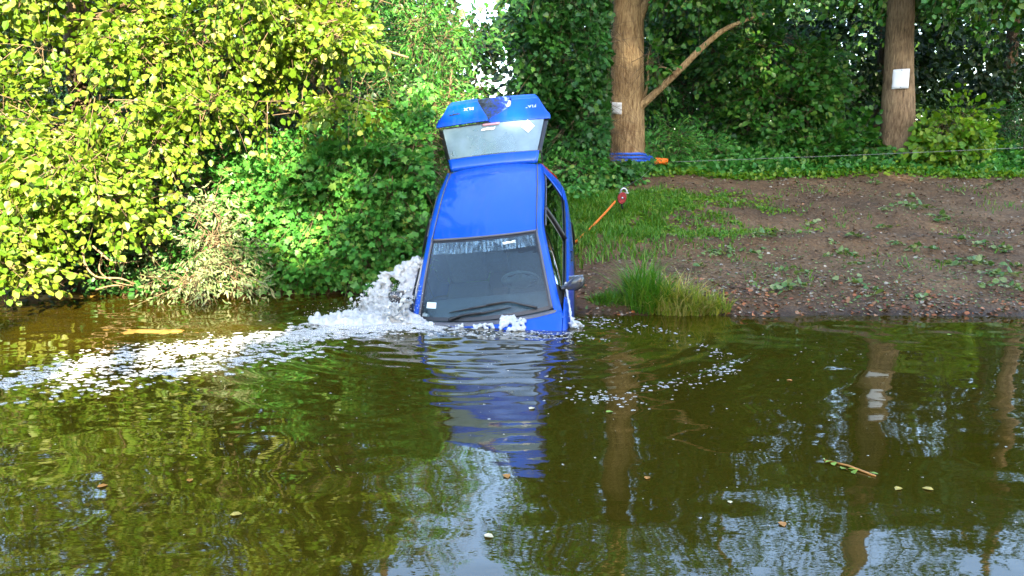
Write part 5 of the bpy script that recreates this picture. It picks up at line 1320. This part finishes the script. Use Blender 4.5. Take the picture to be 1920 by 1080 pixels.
def streaks(path, halfw, count, clus, seed, lo=.006, hi=.03, many=7):
    r_ = np.random.default_rng(seed)
    Q = cr(np.array([wat(*p) for p in path]), 60); W = np.interp(np.linspace(0, 1, 60), np.linspace(0, 1, len(halfw)), halfw)
    dens = np.interp(np.linspace(0, 1, 60), np.linspace(0, 1, len(clus)), clus); dens = dens / dens.sum()
    P, R = [], []
    for _ in range(count):
        i = r_.choice(60, p=dens); T = unit(Q[min(i + 1, 59)] - Q[max(i - 1, 0)]); N = np.array([-T[1], T[0]])
        c = Q[i] + N * r_.normal() * W[i] * .5 + T * r_.normal() * .15
        nn = 1 + int(r_.exponential(many)); ln = .02 + .009 * nn
        q = c + np.outer(r_.normal(size=nn) * ln, T) + np.outer(r_.normal(size=nn) * ln * .35, N)
        P.append(q); R.append(lo + (hi - lo) * r_.random(nn) ** 2.2)
    return np.concatenate(P), np.concatenate(R)
P, R = streaks([(770, 612), (650, 622), (520, 640), (380, 655), (240, 675), (120, 700), (20, 725), (-60, 745)], [.2, .32, .42, .42, .26, .16, .16, .2], 360, [5, 6, 4, 2.2, 1.4, 1.3, 1.3, .6], 300, .003, .017, 11)
P2, R2 = streaks([(560, 665), (400, 690), (250, 705), (130, 735)], [.3, .4, .35, .35], 90, [2, 2, 1, 1], 301, .005, .02)
P3, R3 = streaks([(780, 612), (720, 612), (650, 616), (590, 625)], [.2, .25, .28, .2], 230, [3, 3, 2.0, .3], 305, .005, .028, 9)
flecks('foam_band', 'band of white foam drifting from the splash to the left edge', np.concatenate([P, P2, P3]), np.concatenate([R, R2, R3]), 2.3)
P, R = streaks([(1075, 605), (1150, 612), (1240, 632), (1330, 660), (1370, 685), (1325, 718)], [.2, .34, .36, .3, .16, .1], 46, [3, 2.4, 1.0, .5, 1.8, 1.2], 302, .0025, .012)
P2, R2 = streaks([(1070, 730), (1130, 752), (1190, 742), (1250, 730)], [.12, .1, .08, .06], 13, [1, 1.4, 1, 1.2], 303, .004, .014)
P3, R3 = streaks([(800, 625), (900, 628), (1000, 632), (1100, 640)], [.12, .12, .14, .2], 60, [1, 1, 1, 1.5], 304, .004, .012)
flecks('foam_flecks', 'scattered foam flecks curving round the right front of the car', np.concatenate([P, P2, P3]), np.concatenate([R, R2, R3]), 1.6)
k = 420
P = np.stack([-3.5 + 7 * rs.random(k), 3.4 + 4.4 * rs.random(k)], -1)
flecks('drifting_specks', 'tiny pale specks drifting on the near water', P, .002 + .006 * rs.random(k) ** 3, 1.3)

# floating leaves, each one apart
M['float_yellow'] = simple('yellow_floating_leaf', (.45, .32, .06), .45, var=.3, scale=20)
M['float_pale'] = simple('pale_floating_leaf', (.62, .52, .32), .45, var=.3, scale=20)
M['float_orange'] = simple('orange_floating_leaf', (.42, .17, .03), .45, var=.3, scale=20)
M['float_green'] = simple('green_floating_leaf', (.20, .30, .03), .45, var=.3, scale=20)
fl = [(997, 779, 'float_pale', .05, 'pale leaf floating below the bonnet, on the reflection of the car'), (950, 918, 'float_orange', .05, 'tan leaf floating below the reflection of the car, beside the sky glints'),
      (916, 1044, 'float_pale', .045, 'pale leaf floating near the bottom edge, below centre'), (1142, 786, 'float_green', .05, 'yellow green leaf floating left of the trunk reflection'),
      (1213, 921, 'float_orange', .04, 'small orange leaf floating on the trunk reflection'), (1367, 971, 'float_pale', .03, 'small round pale leaf floating right of the trunk reflection'),
      (1682, 944, 'float_yellow', .045, 'bright yellow leaf floating right of the sunken twig'), (1738, 944, 'float_yellow', .05, 'curled yellow leaf floating second right of the sunken twig'),
      (1465, 1018, 'float_orange', .045, 'orange leaf floating low in the picture at right'), (194, 938, 'float_orange', .05, 'orange brown leaf floating on the left reflections'),
      (444, 999, 'float_yellow', .05, 'yellow leaf floating among the green reflections at lower left'), (358, 927, 'float_orange', .04, 'small rust leaf floating right of the orange brown one'),
      (1480, 722, 'float_orange', .04, 'small orange leaf floating far out at right'), (1780, 632, 'float_green', .05, 'green leaf floating close to the right hand shore')]
for (px, py, mt, sz, lab) in fl:
    p = wat(px, py)
    T, F = LEAF['oval']
    T2 = np.array([(x, y - .5, z) for x, y, z in T]) * np.array([1, 1, .9])
    o = mesh_obj('floating_leaf', T2 * sz, F, M[mt], None, False); solid(o, .0015, 1)
    o.location = (p[0], p[1], float(water_z(p[0], p[1])) + .004); o.rotation_euler = (0, 0, random.random() * 6.28)
    tag(o, lab, 'leaf', 'leaves floating on the pond')
# submerged leafy twig, right
tw = thing('floating_twig', (*wat(1592, 900), 0), 'yellow green leafy twig floating half sunk at lower right', 'twig')
q0, q1 = np.append(wat(1545, 885), .004) - np.array(tw.location), np.append(wat(1640, 918), .004) - np.array(tw.location)
v, f = tube(np.array([q0, (q0 + q1) / 2 + (0, .02, .006), q1]), .006, 6); mesh_obj('stem', v, f, M['float_orange'], tw)
k = 15
ps = q0 + (q1 - q0) * (rs.random((k, 1)) ** 1.3) + rs.normal(size=(k, 3)) * np.array([.02, .02, .006]) + np.array([0, 0, -.001])
V, F = leaf_mesh(ps, rs.normal(size=(k, 3)) * np.array([1, 1, .1]), np.array([0, 0, 1]) + rs.normal(size=(k, 3)) * .25, .035 + .02 * rs.random(k), 'oval')
mesh_obj('leaves', V, F, M['float_green'], tw, False)['kind'] = 'stuff'
